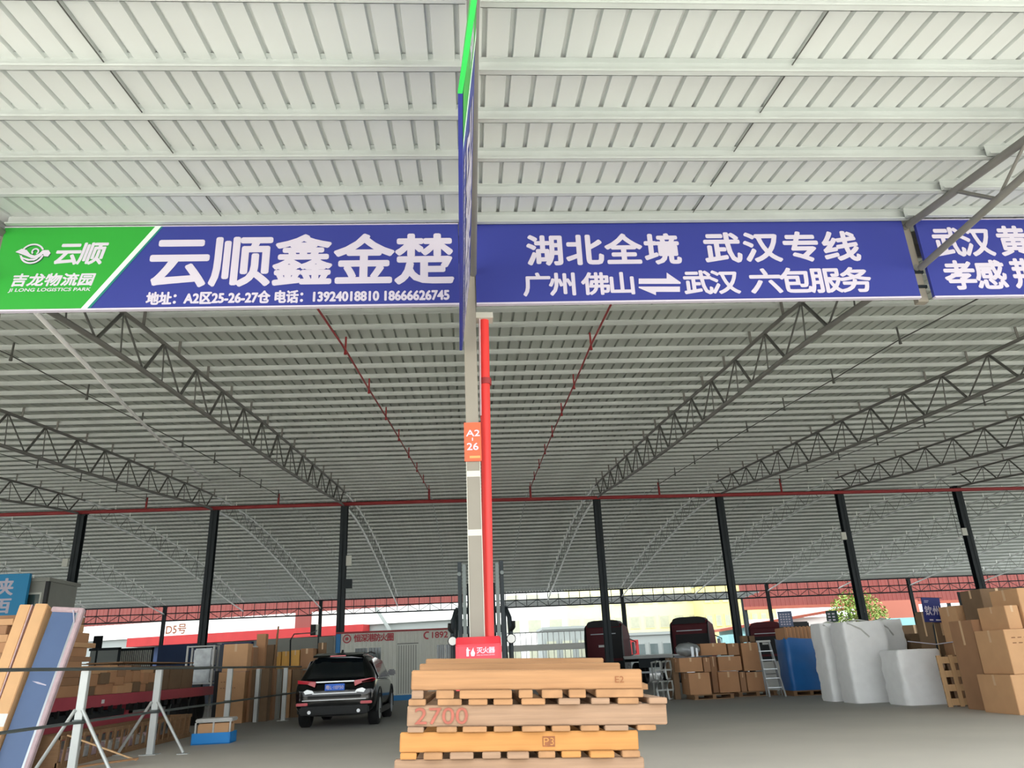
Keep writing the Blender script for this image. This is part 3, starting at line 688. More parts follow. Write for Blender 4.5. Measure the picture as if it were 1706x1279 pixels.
tag(b.build('rope', M['white_paint'], loc=tuple(P(1512, 1068, 17.3))), 'thin white rope stretched from the sack to the right edge cartons', 'rope')
# upright pallet
t = thing('upright_pallet', 'pale wooden pallet standing on edge between the short white sack and the cartons', 'pallet', (10.02, 16.25, 0), -.06)
t.rotation_euler.x = -.05
for x in (-.25, 0, .25): b = MB(); b.b2(x-.045, x+.045, -.02, .0, 0, 1.0); b.build('front_board', M['wood_light'], t, .003)
for z in (.03, .3, .57, .84):
    b = MB(); b.b2(-.27, .27, 0, .07, z, z+.13); b.build('cross_block', M['wood_light'], t, .003)
for x in (-.2, 0, .2): b = MB(); b.b2(x-.06, x+.06, .07, .09, 0, 1.0); b.build('back_board', M['wood_grey'], t, .003)
# white woven sacks
def sack(label, x, y, w, d, h, seed, lean=0., top=.9, ties=True):
    t = thing('woven_sack', label, 'sack', (x, y, 0), 0, 'white woven sacks')
    n, rows = 40, 26; vs = []; rd = random.Random(seed)
    for j in range(rows+1):
        f = j/rows; z = h*f
        k = (1+.02*math.sin(f*math.pi*5+seed))*(1 if f < .96 else 1-(f-.96)*(1-top)*10)
        if f < .04: k *= .95+f*1.2
        for i in range(n):
            a = 2*math.pi*i/n; c, s_ = math.cos(a), math.sin(a)
            ex = .22
            px = math.copysign(abs(c)**ex, c)*w/2; py = math.copysign(abs(s_)**ex, s_)*d/2
            p = Vector((px*2.3+seed*7, py*2.3, z*2.2)); nn = mnoise.noise(p*1.6)*.05+mnoise.noise(p*4)*.03+.02*abs(mnoise.noise(Vector((px*9, py*9, z*3+seed))))
            kk = k+nn/ max(w, .4)
            vs.append((px*kk+lean*z, py*kk, z+.02*mnoise.noise(p*2)*f))
    fs = [(j*n+i, j*n+(i+1) % n, (j+1)*n+(i+1) % n, (j+1)*n+i) for j in range(rows) for i in range(n)]
    m = MB(); m.add(vs, fs, True); m.add(vs[-n:], [tuple(range(n))], True); m.add(vs[:n], [tuple(reversed(range(n)))])
    m.build('sack_body', M['white_sack'], t)
    if ties:
        b = MB(); b.tube([(-w*.4, -d*.47, h*.985), (-w*.1, -d*.49, h*.9), (w*.05, -d*.52, h*.8)], .022, 6); b.build('tie_loop', M['clear_plastic'], t)
        b = MB(); b.tube([(-w*.3, -d*.3, h), (0, -d*.1, h+.05), (w*.35, d*.1, h)], .02, 6); b.build('tie_loop', M['clear_plastic'], t)
    return t
sack('slim tall white woven sack, leftmost of the sacks beside the blue wrapped pallet', 9.2, 19.95, .7, .7, 1.84, 1)
sack('broad tall white woven sack, second from the blue wrapped pallet', 9.46, 18.95, 1.06, .8, 1.82, 2)
sack('tall white woven sack half hidden behind the short bulging one', 10.44, 19.6, .72, .8, 1.85, 3)
sack('short bulging white woven sack in front of the tall ones', 9.86, 17.55, 1.02, .9, 1.14, 4, 0, .8, False)
# blue wrapped pallet load
t = thing('wrapped_pallet_load', 'cartons wrapped in blue plastic sheet, left of the white sacks', 'pallet load', (9.72, 23.4, .14))
b = MB(); b.b2(-.44, .44, -.38, .4, 0, 1.74)
b.build('carton_core', CART[0], t, .01)
m = MB(); n = 36; vs = []
for j in range(15):
    f = j/14
    for i in range(n):
        a = 2*math.pi*i/n; c, s_ = math.cos(a), math.sin(a); px = math.copysign(abs(c)**.25, c)*.5; py = math.copysign(abs(s_)**.25, s_)*.44
        k = 1+.035*mnoise.noise(Vector((px*4, py*4, f*5)))
        vs.append((px*k, py*k, f*(1.43+.03*math.sin(i*1.3))))
m.add(vs, [(j*n+i, j*n+(i+1) % n, (j+1)*n+(i+1) % n, (j+1)*n+i) for j in range(14) for i in range(n)], True); m.build('blue_sheet', M['blue_wrap'], t)
b = MB(); [b.b2(-.46+i*.115, -.46+i*.115+.06, -.4, -.37, 1.42, 1.76) for i in range(8)]; b.build('upright_slats', CART[2], t)
def low_pallet(label, x, y, w, d):
    t = thing('wooden_pallet', label, 'pallet', (x, y, 0))
    for q in (-1, 0, 1): b = MB(); b.b2(q*w*.44-.05, q*w*.44+.05, -d/2, d/2, .02, .11); b.build('stringer', M['wood_dark'], t)
    b = MB(); b.b2(-w/2, w/2, -d/2, d/2, .11, .135); b.build('deck', M['wood_dark'], t); b = MB(); b.b2(-w/2, w/2, -d/2, d/2, 0, .02); b.build('bottom_boards', M['wood_dark'], t)
low_pallet('low wooden pallet under the blue wrapped load', 9.74, 23.4, 1.1, 1.0)
# ---- middle right: brown cartons in front of the trucks
g = 'brown cartons stacked before the dark red trucks'
YB = 23.9
def mid(label, a, yt, c, yb, dy=0., depth=.8, m=0, zb=None):
    x0_, x1_, z0_, z1_ = px_box(a, yt, c, yb, YB+dy, zb); return carton(label, x0_, x1_-.012, YB+dy, YB+dy+depth, z0_, z1_-.02, m, g)
low_pallet('low wooden pallet under the left end of the brown carton stack', 7.0, 23.75, 1.2, .9)
low_pallet('low wooden pallet under the right end of the brown carton stack', 8.5, 24.3, 1.2, .9)
mid('brown carton, bottom left of the stack before the trucks', 1148, 1119, 1184, 1146, -.55, .9, 0, .137)
mid('brown carton on the bottom left one, before the trucks', 1132, 1094, 1171, 1119, -.5, .8, 0)
mid('narrow brown carton in the second layer, right of the left end one', 1172, 1094, 1184, 1119, -.45, .8, 2)
mid('brown carton, bottom middle of the stack before the trucks', 1197, 1117, 1232, 1142, 0, .8, 0, .137)
mid('narrow brown carton in the bottom row, left of the middle one', 1185, 1092, 1196, 1142, .1, .8, 2, .137)
mid('brown carton in the second layer, middle of the stack before the trucks', 1197, 1092, 1236, 1117, 0, .8, 0)
mid('wide brown carton on top of the stack, beside the silver wrapped bundle', 1167, 1070, 1211, 1091, .05, .8, 0)
mid('small brown carton on top, right of the wide one', 1213, 1070, 1232, 1091, .05, .8, 2)
mid('large square brown carton, top right of the stack before the trucks', 1237, 1069, 1268, 1117, .05, .8, 0)
mid('narrow brown carton in the bottom row, right of the middle one', 1233, 1118, 1243, 1142, .05, .8, 2, .137)
mid('brown carton, bottom right end of the stack before the trucks', 1244, 1118, 1277, 1142, .05, .8, 0, .137)
mid('slim greyish carton at the left end of the stack, by the silver frames', 1121, 1094, 1131, 1145, .1, .8, 3, 0)
for i, (a, c2) in enumerate(((1234, 1244), (1247, 1256))):
    q = px_box(a, 1060, c2, 1069, 24.3)
    carton('tiny dark packet on the large square carton, ' + ['left one', 'right one'][i], q[0], q[1], 24.2, 24.4, P(1250, 1069, YB+.05).z, q[3]+.02, 3, None, False, 'small_packet')
# silver wrapped bundle
t = thing('wrapped_bundle', 'silver film wrapped bundle lying on the brown cartons', 'bundle', (P(1148, 1094, 23.7).x, 23.8, P(1148, 1094, 23.4).z))
m = MB(); n = 20; vs = []
for j in range(13):
    f = j/12; e = math.sin(math.pi*min(1, max(0, f*.96+.02)))**.4
    for i in range(n):
        a = 2*math.pi*i/n; k = 1+.16*mnoise.noise(Vector((f*6, math.cos(a)*2, math.sin(a)*2)))
        vs.append((-.36+.72*f, math.cos(a)*.3*e*k, .21+math.sin(a)*.2*e*k))
m.add(vs, [(j*n+i, j*n+(i+1) % n, (j+1)*n+(i+1) % n, (j+1)*n+i) for j in range(12) for i in range(n)], True)
m.build('film_wrapping', M['silver_film'], t)
b = MB(); b.b2(.02, .1, -.32, -.26, .0, .28); b.b2(.16, .22, -.33, -.27, 0, .24); b.build('loose_flap', M['alu'], t)
# silver cast frames
for i, (zz, lb) in enumerate(((0, 'lower'), (.56, 'upper'))):
    t = thing('metal_frame', 'silver bent metal frame at the left end of the brown cartons, %s of two' % lb, 'metal frame', (5.7, 24.2, zz), .1, 'silver metal frames')
    for s in (-1, 1):
        x = s*.16
        b = MB(); b.tube([(x-.06, -.25, .03), (x-.1, -.25, .3), (x-.04, -.25, .53), (x+.08, -.25, .53), (x+.1, -.25, .3), (x+.05, -.25, .03), (x-.06, -.25, .03)], .034, 8); b.build('loop', M['galv'], t)
        b = MB(); b.tube([(x, -.25, .53), (x, .3, .5), (x, .3, .03)], .03, 8); b.build('rear_leg', M['galv'], t)
    b = MB(); b.tube([(-.24, -.25, .28), (.26, -.25, .28)], .03, 8); b.build('crossbar', M['galv'], t)
# ladder
t = thing('step_ladder', 'aluminium step ladder leaning between the brown cartons and the blue load', 'ladder', (8.75, 23.3, 0), -.25)
for s in (-1, 1):
    b = MB(); b.bar((s*.22+.08, -.32, 0), (s*.16-.06, 0, 1.52), .05, .03); b.build('front_rail', M['alu'], t)
    b = MB(); b.bar((s*.22+.08, .4, 0), (s*.16-.06, .05, 1.5), .04, .025); b.build('rear_rail', M['alu'], t)
for i in range(5):
    f = (i+1)/6; b = MB(); b.b2(-.2+.07*(1-2*f), .2+.07*(1-2*f), -.32*(1-f)-.04, -.32*(1-f)+.05, 1.5*f-.012, 1.5*f+.012); b.build('tread', M['alu'], t)
b = MB(); b.b2(-.26, .14, -.06, .12, 1.5, 1.55); b.build('top_cap', M['grey_slab'], t)
# grey low slabs behind the ladder
for i, (yt, yb) in enumerate(((1101, 1121), (1122, 1145))):
    q = px_box(1272, yt, 1330, yb, 26.5, 0 if i else None)
    b = MB(); b.b2(q[0], q[1]+.6, 26.5, 27.3, q[2], q[3]); tag(b.build('steel_chest', M['grey_slab'], bevel=.01, loc=(q[0], 26.5, q[2])), 'light grey steel chest behind the step ladder, ' + ('bottom' if i else 'upper') + ' one', 'chest')

# ================================================================== left: fence, panels, trailer
def fx(y): return -5.55+(y-14.5)*.036
def fpost(label, y, brace=True):
    t = thing('fence_post', label, 'fence post', (fx(y), y, 0), 0, 'braced fence posts')
    b = MB(); b.b2(-.055, .055, -.04, .04, 0, 1.36); b.build('upright', M['galv'], t, .005)
    b = MB(); b.b2(-.14, .14, -.12, .12, 0, .012); b.build('foot_plate', M['galv'], t)
    if brace:
        for s in (-1, 1):
            b = MB(); b.tube([(s*.05, -.05, .84), (s*.62, -.18*s, .02)], .025, 8); b.build('brace', M['galv'], t)
            b = MB(); b.b2(s*.62-.09, s*.62+.09, -.18*s-.06, -.18*s+.06, 0, .012); b.build('foot_plate', M['galv'], t)
    b = MB(); b.b2(-.07, .062, -.055, .055, .65, .71); b.build('rail_clamp', M['rail'], t)
fpost('braced fence post in front of the leaning long packages', 12.0); fpost('braced fence post in front of the maroon trailer', 14.5)
fpost('fence post behind the bright blue tray', 18.2, False); fpost('fence post in front of the standing planks', 22.8, False); fpost('fence post hidden behind the black car', 27.2, False)
for z, nm in ((1.385, 'top'), (.68, 'lower')):
    b = MB(); b.tube([(fx(y)+(.08 if z < 1 else 0), y, z) for y in (3, 8, 14.5, 22, 28)], .022 if z > 1 else .02, 8)
    tag(b.build('fence_rail', M['rail'], loc=(fx(14), 14, z)), 'dull steel %s rail of the fence on the left' % nm, 'fence rail')
# leaning long packages
def lean_pack(label, name, cat, A, Bt, w, d, L, m, extra=None):
    pass
def leaning(name, label, cat, base, top, w, d, m):
    base, top = Vector(base), Vector(top); ax = (top-base); L = ax.length
    t = thing(name, label, cat, base)
    z = ax.normalized(); xdir = Vector((1, .12, 0)); y = z.cross(xdir).normalized(); xdir = y.cross(z).normalized()
    t.rotation_euler = Matrix((xdir, y, z)).transposed().to_euler()
    if m: b = MB(); b.b2(-w/2, w/2, -d/2, d/2, 0, L); b.build('carton_body', m, t, .01)
    return t, L
Yp, Yq = 12.9, 12.45
def LP(px, py): return P(px, py, Yp)
def base_of(px, py, zc=0.03):
    a = P(px, py, Yq); return a
def line_to_floor(top, mid):           # carries the edge seen in the photo down to the floor
    d = mid-top; return top+d*((top.z-.02)/(-d.z))
for nm, lab, tpx, mpx, wpx, m in (('long_carton', 'long pale cardboard package leaning on the fence, leftmost of the pair', (186, 1011), (20, 1150), .27, M['long_carton']), ('long_carton', 'long pale cardboard package leaning on the fence, with a white paper label', (279, 1007), (128, 1130), .28, M['long_carton'])):
    pass
top = P(47, 1011, 13.0); mid_ = P(10, 1115, 12.72); t, L = leaning('long_carton', 'long pale cardboard package leaning at the left edge, leftmost of two', 'long carton', line_to_floor(top, mid_), top, .17, .24, M['long_carton'])
b = MB(); b.b2(.09, .105, -.12, .12, 0, L); b.build('side_film', M['frame_pink'], t)
top = P(74, 1010, 13.0); mid_ = P(38, 1110, 12.72); t, L = leaning('long_carton', 'long pale cardboard package with a white paper label, next to the blue board', 'long carton', line_to_floor(top, mid_), top, .19, .26, M['long_carton'])
b = MB(); b.b2(-.07, .09, -.133, -.13, .62, .8); b.build('paper_label', M['paper'], t)
top = P(113, 1013, 13.0); mid_ = P(75, 1118, 12.72); t, L = leaning('framed_board', 'slate blue board in pinkish foam edging leaning beside the long packages', 'board', line_to_floor(top, mid_), top, .45, .05, None)
b = MB(); b.b2(-.2, .2, -.03, .02, .0, L-.07); b.build('board', M['board_blue'], t)
b = MB(); b.b2(.2, .27, -.06, .05, 0, L); b.b2(-.22, .2, -.06, .05, L-.08, L); b.build('foam_edging', M['frame_pink'], t, .012)
b = MB(); b.b2(.17, .2, -.05, -.03, 0, L-.08); b.build('edge_strip', M['alu'], t)
b = MB(); b.tube([(.12, -.06, L-.05), (.2, -.07, L-.25)], .012, 6); b.build('white_tie', M['white_paint'], t)
b = MB(); b.add([(-.12, -.032, 1.27), (-.03, -.032, 1.235), (.1, -.032, 1.21), (.1, -.032, 1.225), (-.03, -.032, 1.262)], [(0, 1, 2, 3, 4)]); b.build('tape_scrap', M['white_paint'], t)
# maroon flatbed trailer
X = -7.35
t = thing('flatbed_trailer', 'maroon flatbed trailer loaded with cartons behind the fence', 'trailer', (X, 13, 0))
def tb(x0, x1, y0, y1, z0, z1, nm, m, bev=0): b = MB(); b.b2(x0, x1, y0, y1, z0, z1); return b.build(nm, m, t, bev)
tb(-2.4, .0, 0, 10.5, .88, .95, 'deck', M['wood_dark']); tb(-.06, .02, 0, 10.5, .74, .96, 'side_rail', M['maroon'], .01)
tb(-2.42, -2.34, 0, 10.5, .74, .96, 'side_rail', M['maroon']); tb(-.1, .015, .2, 6.8, .24, .54, 'side_skirt', M['maroon'], .02); tb(-.25, -.02, 1.6, 4.6, .52, .66, 'tool_rack', M['dark_steel'])
for y in (1.1, 4.9): tb(-2.0, -.1, y, y+.12, .3, .75, 'cross_member', M['maroon'])
for i in range(18): tb(-.04, .03, .5+i*.42, .56+i*.42, .62, .75, 'lashing_hook', M['trim_black'])
tb(-1.8, -.6, 0, 10.4, .55, .88, 'chassis_beam', M['dark_steel'])
for i, y in enumerate((3.4, 6.0)): tb(.021, .026, y, y+.12, .8, .87, 'reflector', M['paper'])
for y in (8.2, 9.5):
    for x in (-.22, -2.15):
        b = MB(); b.lathe([(0, -.14), (.25, -.13), (.28, -.15), (.41, -.14), (.45, -.1), (.45, .1), (.41, .14), (.28, .15), (.25, .06), (0, .04)], 32, Matrix.Translation((x, y, .45))); b.build('wheel', M['rubber'], t)
    b = MB(); b.tube([(-.22, y+.56*math.cos(a*math.pi/10), .36+.52*math.sin(a*math.pi/10)) for a in range(11)], .03, 6); b.build('mudguard', M['rail'], t)
# cartons on the trailer: low pile of two layers
g = 'small cartons on the maroon trailer'
rd = random.Random(3)
y = 15.75; n = 0
while y < 19.0:
    w = rd.uniform(.3, .46)
    zt = .96
    for ly in range(3):
        h = rd.uniform(.15, .24) if ly < 2 else rd.uniform(.08, .14)
        dx = rd.uniform(0, .12)
        lab = 'brown carton on the maroon trailer, %s column from the stepped pile, %s layer' % (ORD[n], ['bottom', 'middle', 'top'][ly])
        carton(lab, X-.75-dx, X-.08-dx, y+.01, y+w-.01, zt, zt+h-.004, rd.choice([0, 1, 1, 2, 3, 0]), g, ly < 2 and w > .35, lean=0)
        zt += h
    y += w; n += 1
b = MB(); b.b2(X-.8, X-.05, 17.3, 21.6, 1.56, 1.585); b.b2(X-.6, X-.3, 16.6, 18.2, 1.54, 1.558)
tag(b.build('plank_bundle', M['wood_dark'], loc=(X-.4, 18, 1.55)), 'thin boards lying over the cartons on the trailer', 'boards')
for i in range(3): carton('dark wrapped bale at the rear end of the trailer load, %s' % ['nearest', 'middle', 'farthest'][i], X-1.0, X-.1, 19.3+i*.85, 20.1+i*.85, .96, 1.5, 3, 'dark bales on the trailer', False, 'wrapped_bale')
# stepped tall pile behind the blue board
zt = .96
for i, (y1, h) in enumerate(((16.0, .2), (15.95, .14), (16.1, .16), (15.9, .12), (16.3, .09), (16.15, .16), (16.35, .09), (16.1, .18), (15.9, .15), (15.75, .12))):
    carton('flat brown carton in the stepped pile behind the blue board, %s from the bottom' % ORD[i], X-1.1, X-.06-.03*(i % 3), 14.2, y1-.35, zt, zt+h-.004, [0, 2, 2, 0, 2, 0, 1, 0, 1, 2][i], 'cartons of the stepped pile', False); zt += h
zt = .96
for i, h in enumerate((.16, .1, .14, .12, .1, .12, .16, .12, .14, .1)):
    carton('flat carton in the pile showing at the left picture edge, %s from the bottom' % ORD[i], X-1.0+.05*(i % 2), X-.05-.04*(i % 3), 13.05, 14.1, zt, zt+h-.004, [2, 0, 3, 1, 0, 2, 0, 1, 2, 1][i], 'cartons at the left edge', False); zt += h
# slatted wooden crate side on the floor
t = thing('slatted_crate', 'long slatted wooden crate lying behind the braced fence post', 'crate', (-6.25, 12.8, 0))
for z, h in ((.02, .07), (.4, .06)):
    for x in (0, -.45): b = MB(); b.b2(x-.025, x+.025, 0, 5.6, z, z+h); b.build('long_rail', M['wood_dark'], t)
for i in range(20):
    y = .1+i*.28
    for x in (.03, -.48): b = MB(); b.bar((x, y, .05), (x, y+.05, .45), .018, .07, (0, 1, 0)); b.build('slat', M['wood_dark'], t)
for y in (0, 5.55): b = MB(); b.b2(-.45, 0, y, y+.05, .02, .46); b.build('end_board', M['wood_dark'], t)
b = MB(); b.b2(-.47, .02, 0, 5.6, 0, .02); b.build('bottom', M['wood_dark'], t)
for i in range(7):
    y = 13.2+i*.55
    b = MB(); b.b2(-.14, .14, -.2, .2, 0, .22); o = b.build('wrapped_packet', M['clear_plastic'] if i % 2 else M['frame_pink'], None, .04); o.location = (-6.42, y, .025)
    tag(o, 'plastic wrapped packet in the slatted crate, %s from the near end' % ORD[i], 'packet', 'packets in the slatted crate')
b = MB(); b.bar((-5.9, 12.6, .04), (-5.1, 12.9, .09), .09, .025); tag(b.build('loose_plank', M['wood'], loc=(-5.5, 12.8, .05)), 'loose pale plank on the floor at the foot of the near fence post', 'plank')
b = MB(); b.bar((-6.2, 12.9, .46), (-5.2, 13.1, .05), .05, .02); tag(b.build('loose_batten', M['wood_light'], loc=(-5.7, 13, .3)), 'thin pale batten propped from the slatted crate to the floor', 'batten')
# blue tray with goods
t = thing('blue_tray', 'bright blue plastic tray on the floor behind the fence', 'tray', (-5.05, 16.3, 0), .06)
b = MB(); b.b2(-.36, .36, -.26, .26, 0, .02); [b.b2(a, c2, d, e, 0, .2) for a, c2, d, e in ((-.36, -.34, -.26, .26), (.34, .36, -.26, .26), (-.36, .36, -.26, -.24), (-.36, .36, .24, .26))]; b.build('tray', M['crate_blue'], t)
t = thing('clear_box', 'milky plastic box of small goods standing in the blue tray', 'plastic box', (-5.03, 16.3, .022), .06)
b = MB(); b.b2(-.3, .3, -.2, .2, 0, .34); b.build('contents', CART[1], t, .02)
for sx in (-.33, 0, .31): b = MB(); b.b2(sx-.015, sx+.015, -.225, -.2, 0, .36); b.build('rib', M['clear_plastic'], t)
b = MB(); b.b2(-.34, .35, -.235, .22, .36, .43); b.build('lid', M['clear_plastic'], t, .015)

# ---- standing goods behind the fence, left of the car
g = 'tall goods standing behind the fence'
q = px_box(374, 1073, 409, 1118, 22.6); q2 = px_box(360, 1118, 404, 1206, 22.5, 0)
carton('tall tan carton standing behind the fence, lower of two', -7.0, -6.28, 22.5, 23.1, 0, 1.31, 1, g, marks='UP')
carton('tan carton on top of the tall tan one behind the fence', -6.93, -6.26, 22.5, 23.0, 1.315, 2.04, 1, g)
t = thing('wrapped_rack', 'silver film wrapped rack with a white frame, left of the tall tan cartons', 'rack', (-7.95, 23.9, 0))
for x in (-.38, .38):
    for y in (-.2, .2): b = MB(); b.b2(x-.025, x+.025, y-.025, y+.025, 0, 2.08); b.build('upright', M['grey_slab'], t)
for z in (.35, 1.02, 1.45, 2.04): b = MB(); b.b2(-.4, .4, -.22, .22, z, z+.035); b.build('shelf', M['grey_slab'], t)
b = MB(); b.b2(-.2, .34, -.2, .2, 1.5, 2.0); b.b2(-.2, .34, -.2, .2, 1.06, 1.42); b.build('film_wrapped_goods', M['silver_film'], t, .04)
b = MB(); b.b2(-7.12, -7.02, 22.55, 22.75, 0, 1.35); tag(b.build('black_board', M['cab_dark'], loc=(-7.07, 22.6, 0)), 'narrow black panel standing left of the tall tan carton', 'panel')
def slab(label, px0, px1, yt, Y, m, thick=.12, name='standing_board', lean=0., zt=None):
    xa, xb = P(px0, 1150, Y).x, P(px1, 1150, Y).x; z = P((px0+px1)/2, yt, Y).z if zt is None else zt
    b = MB(); b.b2(-(xb-xa)/2+.006, (xb-xa)/2-.006, 0, thick, 0, z); o = b.build(name, m, None, .006)
    o.location = ((xa+xb)/2, Y, 0); o.rotation_euler.y = lean
    return tag(o, label, 'board', 'boards standing in the row behind the fence')
slab('brown board standing edge-on next to the tall tan carton, behind the fence', 411, 418, 1078, 22.9, CART[2], .5)
slab('pale grey board in the row behind the fence, second from the tall carton', 412, 422, 1076, 23.6, M['grey_slab'], .2)
slab('tall reddish brown carton panel rising highest in the row behind the fence', 421, 437, 1056, 23.9, CART[0], .3)
slab('dark narrow board before the reddish brown panel', 417, 424, 1115, 22.9, CART[3], .2)
slab('silver edged board fourth along the row behind the fence', 424, 431, 1114, 22.6, M['galv'], .3)
slab('dark brown panel right of the silver edged board', 432, 447, 1114, 22.8, CART[3], .35)
slab('dull olive carton panel with its top just above the rail', 438, 452, 1074, 24.1, CART[3], .25)
slab('brown edge-on panel before the second fence post of the row', 447, 456, 1114, 23.3, CART[2], .3)
slab('grey panel beside the second fence post of the row', 456, 465, 1114, 23.6, M['cab_grey'], .3)
slab('dark panel under the yellow cartons, left one', 465, 476, 1115, 24.0, CART[3], .25)
slab('pale edged panel under the yellow cartons, middle', 477, 484, 1115, 24.1, CART[1], .25)
slab('dark panel under the yellow cartons, right one', 485, 500, 1115, 24.1, CART[3], .25)
slab('brown panel standing at the left rear corner of the black car', 501, 515, 1116, 24.9, CART[2], .3)
zt = P(485, 1115, 24.6).z
b = MB(); b.b2(P(455, 1112, 24.4).x, P(530, 1112, 24.4).x, 24.35, 25.7, zt, zt+.04); b.b2(-5.3, -5.2, 24.95, 25.05, 0, zt); b.b2(-4.5, -4.4, 25.3, 25.4, 0, zt)
t = thing('work_table', 'wooden table behind the fence carrying the yellow cartons', 'table', (-5.1, 25, 0))
b = MB(); b.b2(-.95, .95, -.6, .7, zt, zt+.04); b.build('tabletop', M['wood_dark'], t)
for x in (-.85, .85):
    for y in (.0, .62): b = MB(); b.b2(x-.04, x+.04, y-.04, y+.04, 0, zt); b.build('leg', M['wood_dark'], t)
ya = zt+.042
for nm, a, c2, yt, m in (('left', 456, 468, 1086, M['yellow_carton']), ('middle', 469, 483, 1085, M['yellow_carton']), ('right', 484, 499, 1083, M['yellow_carton'])):
    carton('yellow brown carton on the table behind the fence, %s one' % nm, P(a, 1100, 24.5).x, P(c2, 1100, 24.5).x-.01, 24.5, 25.2, ya, P(a, yt, 24.5).z, m, 'yellow cartons on the table')
carton('greyish brown carton on the table, right of the yellow ones', P(500, 1100, 24.5).x, P(521, 1100, 24.5).x, 24.5, 25.3, ya, P(510, 1080, 24.5).z, 2, None)
carton('crooked brown carton at the right end of the table, above the car roof', P(521, 1090, 25.2).x+.14, P(538, 1090, 25.2).x+.08, 25.0, 25.6, ya, P(530, 1071, 25.2).z, 3, None, rz=.2)
for i, (a, c2, s_) in enumerate(((462, 450, 'left'), (466, 453, 'right'))):
    b = MB(); b.bar(P(a-8, 1112, 24.1), P(a+1, 1044+i*12, 24.0), .04, .03, (0, 1, 0))
    b = MB(); b.bar(Vector((P(447+i*5, 1205, 23.95).x, 23.95+i*.1, .02)), P(464-i*2, 1043+i*12, 24.1+i*.1), .045, .03, (0, 1, 0))
    tag(b.build('wooden_batten', M['wood_dark'], loc=tuple(P(447, 1205, 24.0))), 'long wooden batten sticking up left of the yellow cartons, %s one' % s_, 'batten')
b = MB(); b.tube([P(483, 1110, 24.45), P(484, 1066, 24.42), P(490, 1056, 26), P(520, 1054, 30), P(528, 1050, 33)], .02, 6)
tag(b.build('hanging_hose', M['dark_steel'], loc=tuple(P(483, 1110, 24.4))), 'thin dark hose arching over the yellow cartons', 'hose')
# ================================================================== black car seen from behind
car = thing('suv_car', 'black sport utility car parked beside the fence, seen from behind', 'car', (-3.16, 18.62, 0))
prof = [  # y, floor z, [(half width, z) ...] from sill to roof
    (-.02, .40, [(.60, .42), (.80, .46), (.845, .58), (.84, .70), (.80, .76), (.55, .78), (.3, .785)]),
    (.05, .30, [(.62, .30), (.85, .40), (.885, .60), (.89, .80), (.87, .92), (.60, .95), (.3, .955)]),
    (.12, .26, [(.62, .26), (.87, .36), (.90, .62), (.90, .86), (.88, 1.0), (.72, 1.04), (.35, 1.05)]),
    (.30, .24, [(.62, .24), (.885, .34), (.91, .62), (.91, .88), (.89, 1.02), (.70, 1.26), (.35, 1.30)]),
    (.48, .24, [(.62, .24), (.89, .34), (.915, .62), (.915, .90), (.89, 1.03), (.655, 1.50), (.35, 1.545)]),
    (.75, .24, [(.62, .24), (.89, .34), (.92, .62), (.92, .90), (.89, 1.03), (.665, 1.54), (.38, 1.60)]),
    (1.5, .24, [(.62, .24), (.89, .34), (.92, .62), (.92, .90), (.89, 1.02), (.67, 1.55), (.40, 1.63)]),
    (2.5, .24, [(.62, .24), (.89, .34), (.92, .62), (.92, .90), (.89, 1.0), (.66, 1.53), (.40, 1.60)]),
    (3.2, .24, [(.62, .24), (.89, .34), (.92, .62), (.92, .90), (.88, .99), (.68, 1.22), (.40, 1.27)]),
    (3.55, .24, [(.62, .24), (.89, .34), (.92, .62), (.92, .88), (.86, .97), (.70, 1.0), (.40, 1.02)]),
    (4.3, .26, [(.60, .26), (.86, .36), (.90, .60), (.88, .80), (.80, .88), (.60, .92), (.35, .94)]),
    (4.62, .34, [(.5, .34), (.74, .40), (.78, .55), (.75, .68), (.66, .74), (.5, .76), (.3, .77)])]
b = MB(); vs = []
for y, fz, h in prof:
    ring = [(0, fz-.0)]+h+[(0, h[-1][1]+.005)]
    ring = [(w, z) for w, z in ring]+[(-w, z) for w, z in reversed(ring[1:-1])]
    vs += [(w, y, z) for w, z in ring]
n = len(vs)//len(prof)
b.add(vs, [(j*n+i, j*n+(i+1) % n, (j+1)*n+(i+1) % n, (j+1)*n+i) for j in range(len(prof)-1) for i in range(n)]+[tuple(range(n)), tuple(range(len(vs)-1, len(vs)-n-1, -1))], True)
body = b.build('body', M['car_paint'], car)
md = body.modifiers.new('smooth', 'SUBSURF'); md.levels = 2; md.render_levels = 2
def cp(nm, m, fn, bev=0, par=None): b = MB(); fn(b); return b.build(nm, m, par or car, bev)
def quad(b, pts, d=(0, -.012, 0)):
    n = len(pts); o = [Vector(p)+Vector(d) for p in pts]; b.add([tuple(p) for p in pts]+[tuple(p) for p in o], [tuple(range(n)), tuple(range(2*n-1, n-1, -1))]+[(i, (i+1) % n, (i+1) % n+n, i+n) for i in range(n)])
cp('rear_window', M['car_glass'], lambda b: quad(b, [(-.66, .115, 1.05), (.66, .115, 1.05), (.56, .44, 1.46), (.3, .44, 1.5), (-.3, .44, 1.5), (-.56, .44, 1.46)], (0, -.05, .02)))
cp('roof_spoiler', M['car_paint'], lambda b: b.prism([(.28, 1.52), (.75, 1.575), (.75, 1.62), (.3, 1.565)], -.58, .58, 'x'), .01)
cp('brake_light', M['tail_red'], lambda b: b.b2(-.18, .18, .265, .29, 1.53, 1.555))
cp('antenna_fin', M['trim_black'], lambda b: b.prism([(.8, 1.6), (1.0, 1.6), (.96, 1.68), (.9, 1.69)], -.02, .02, 'x'))
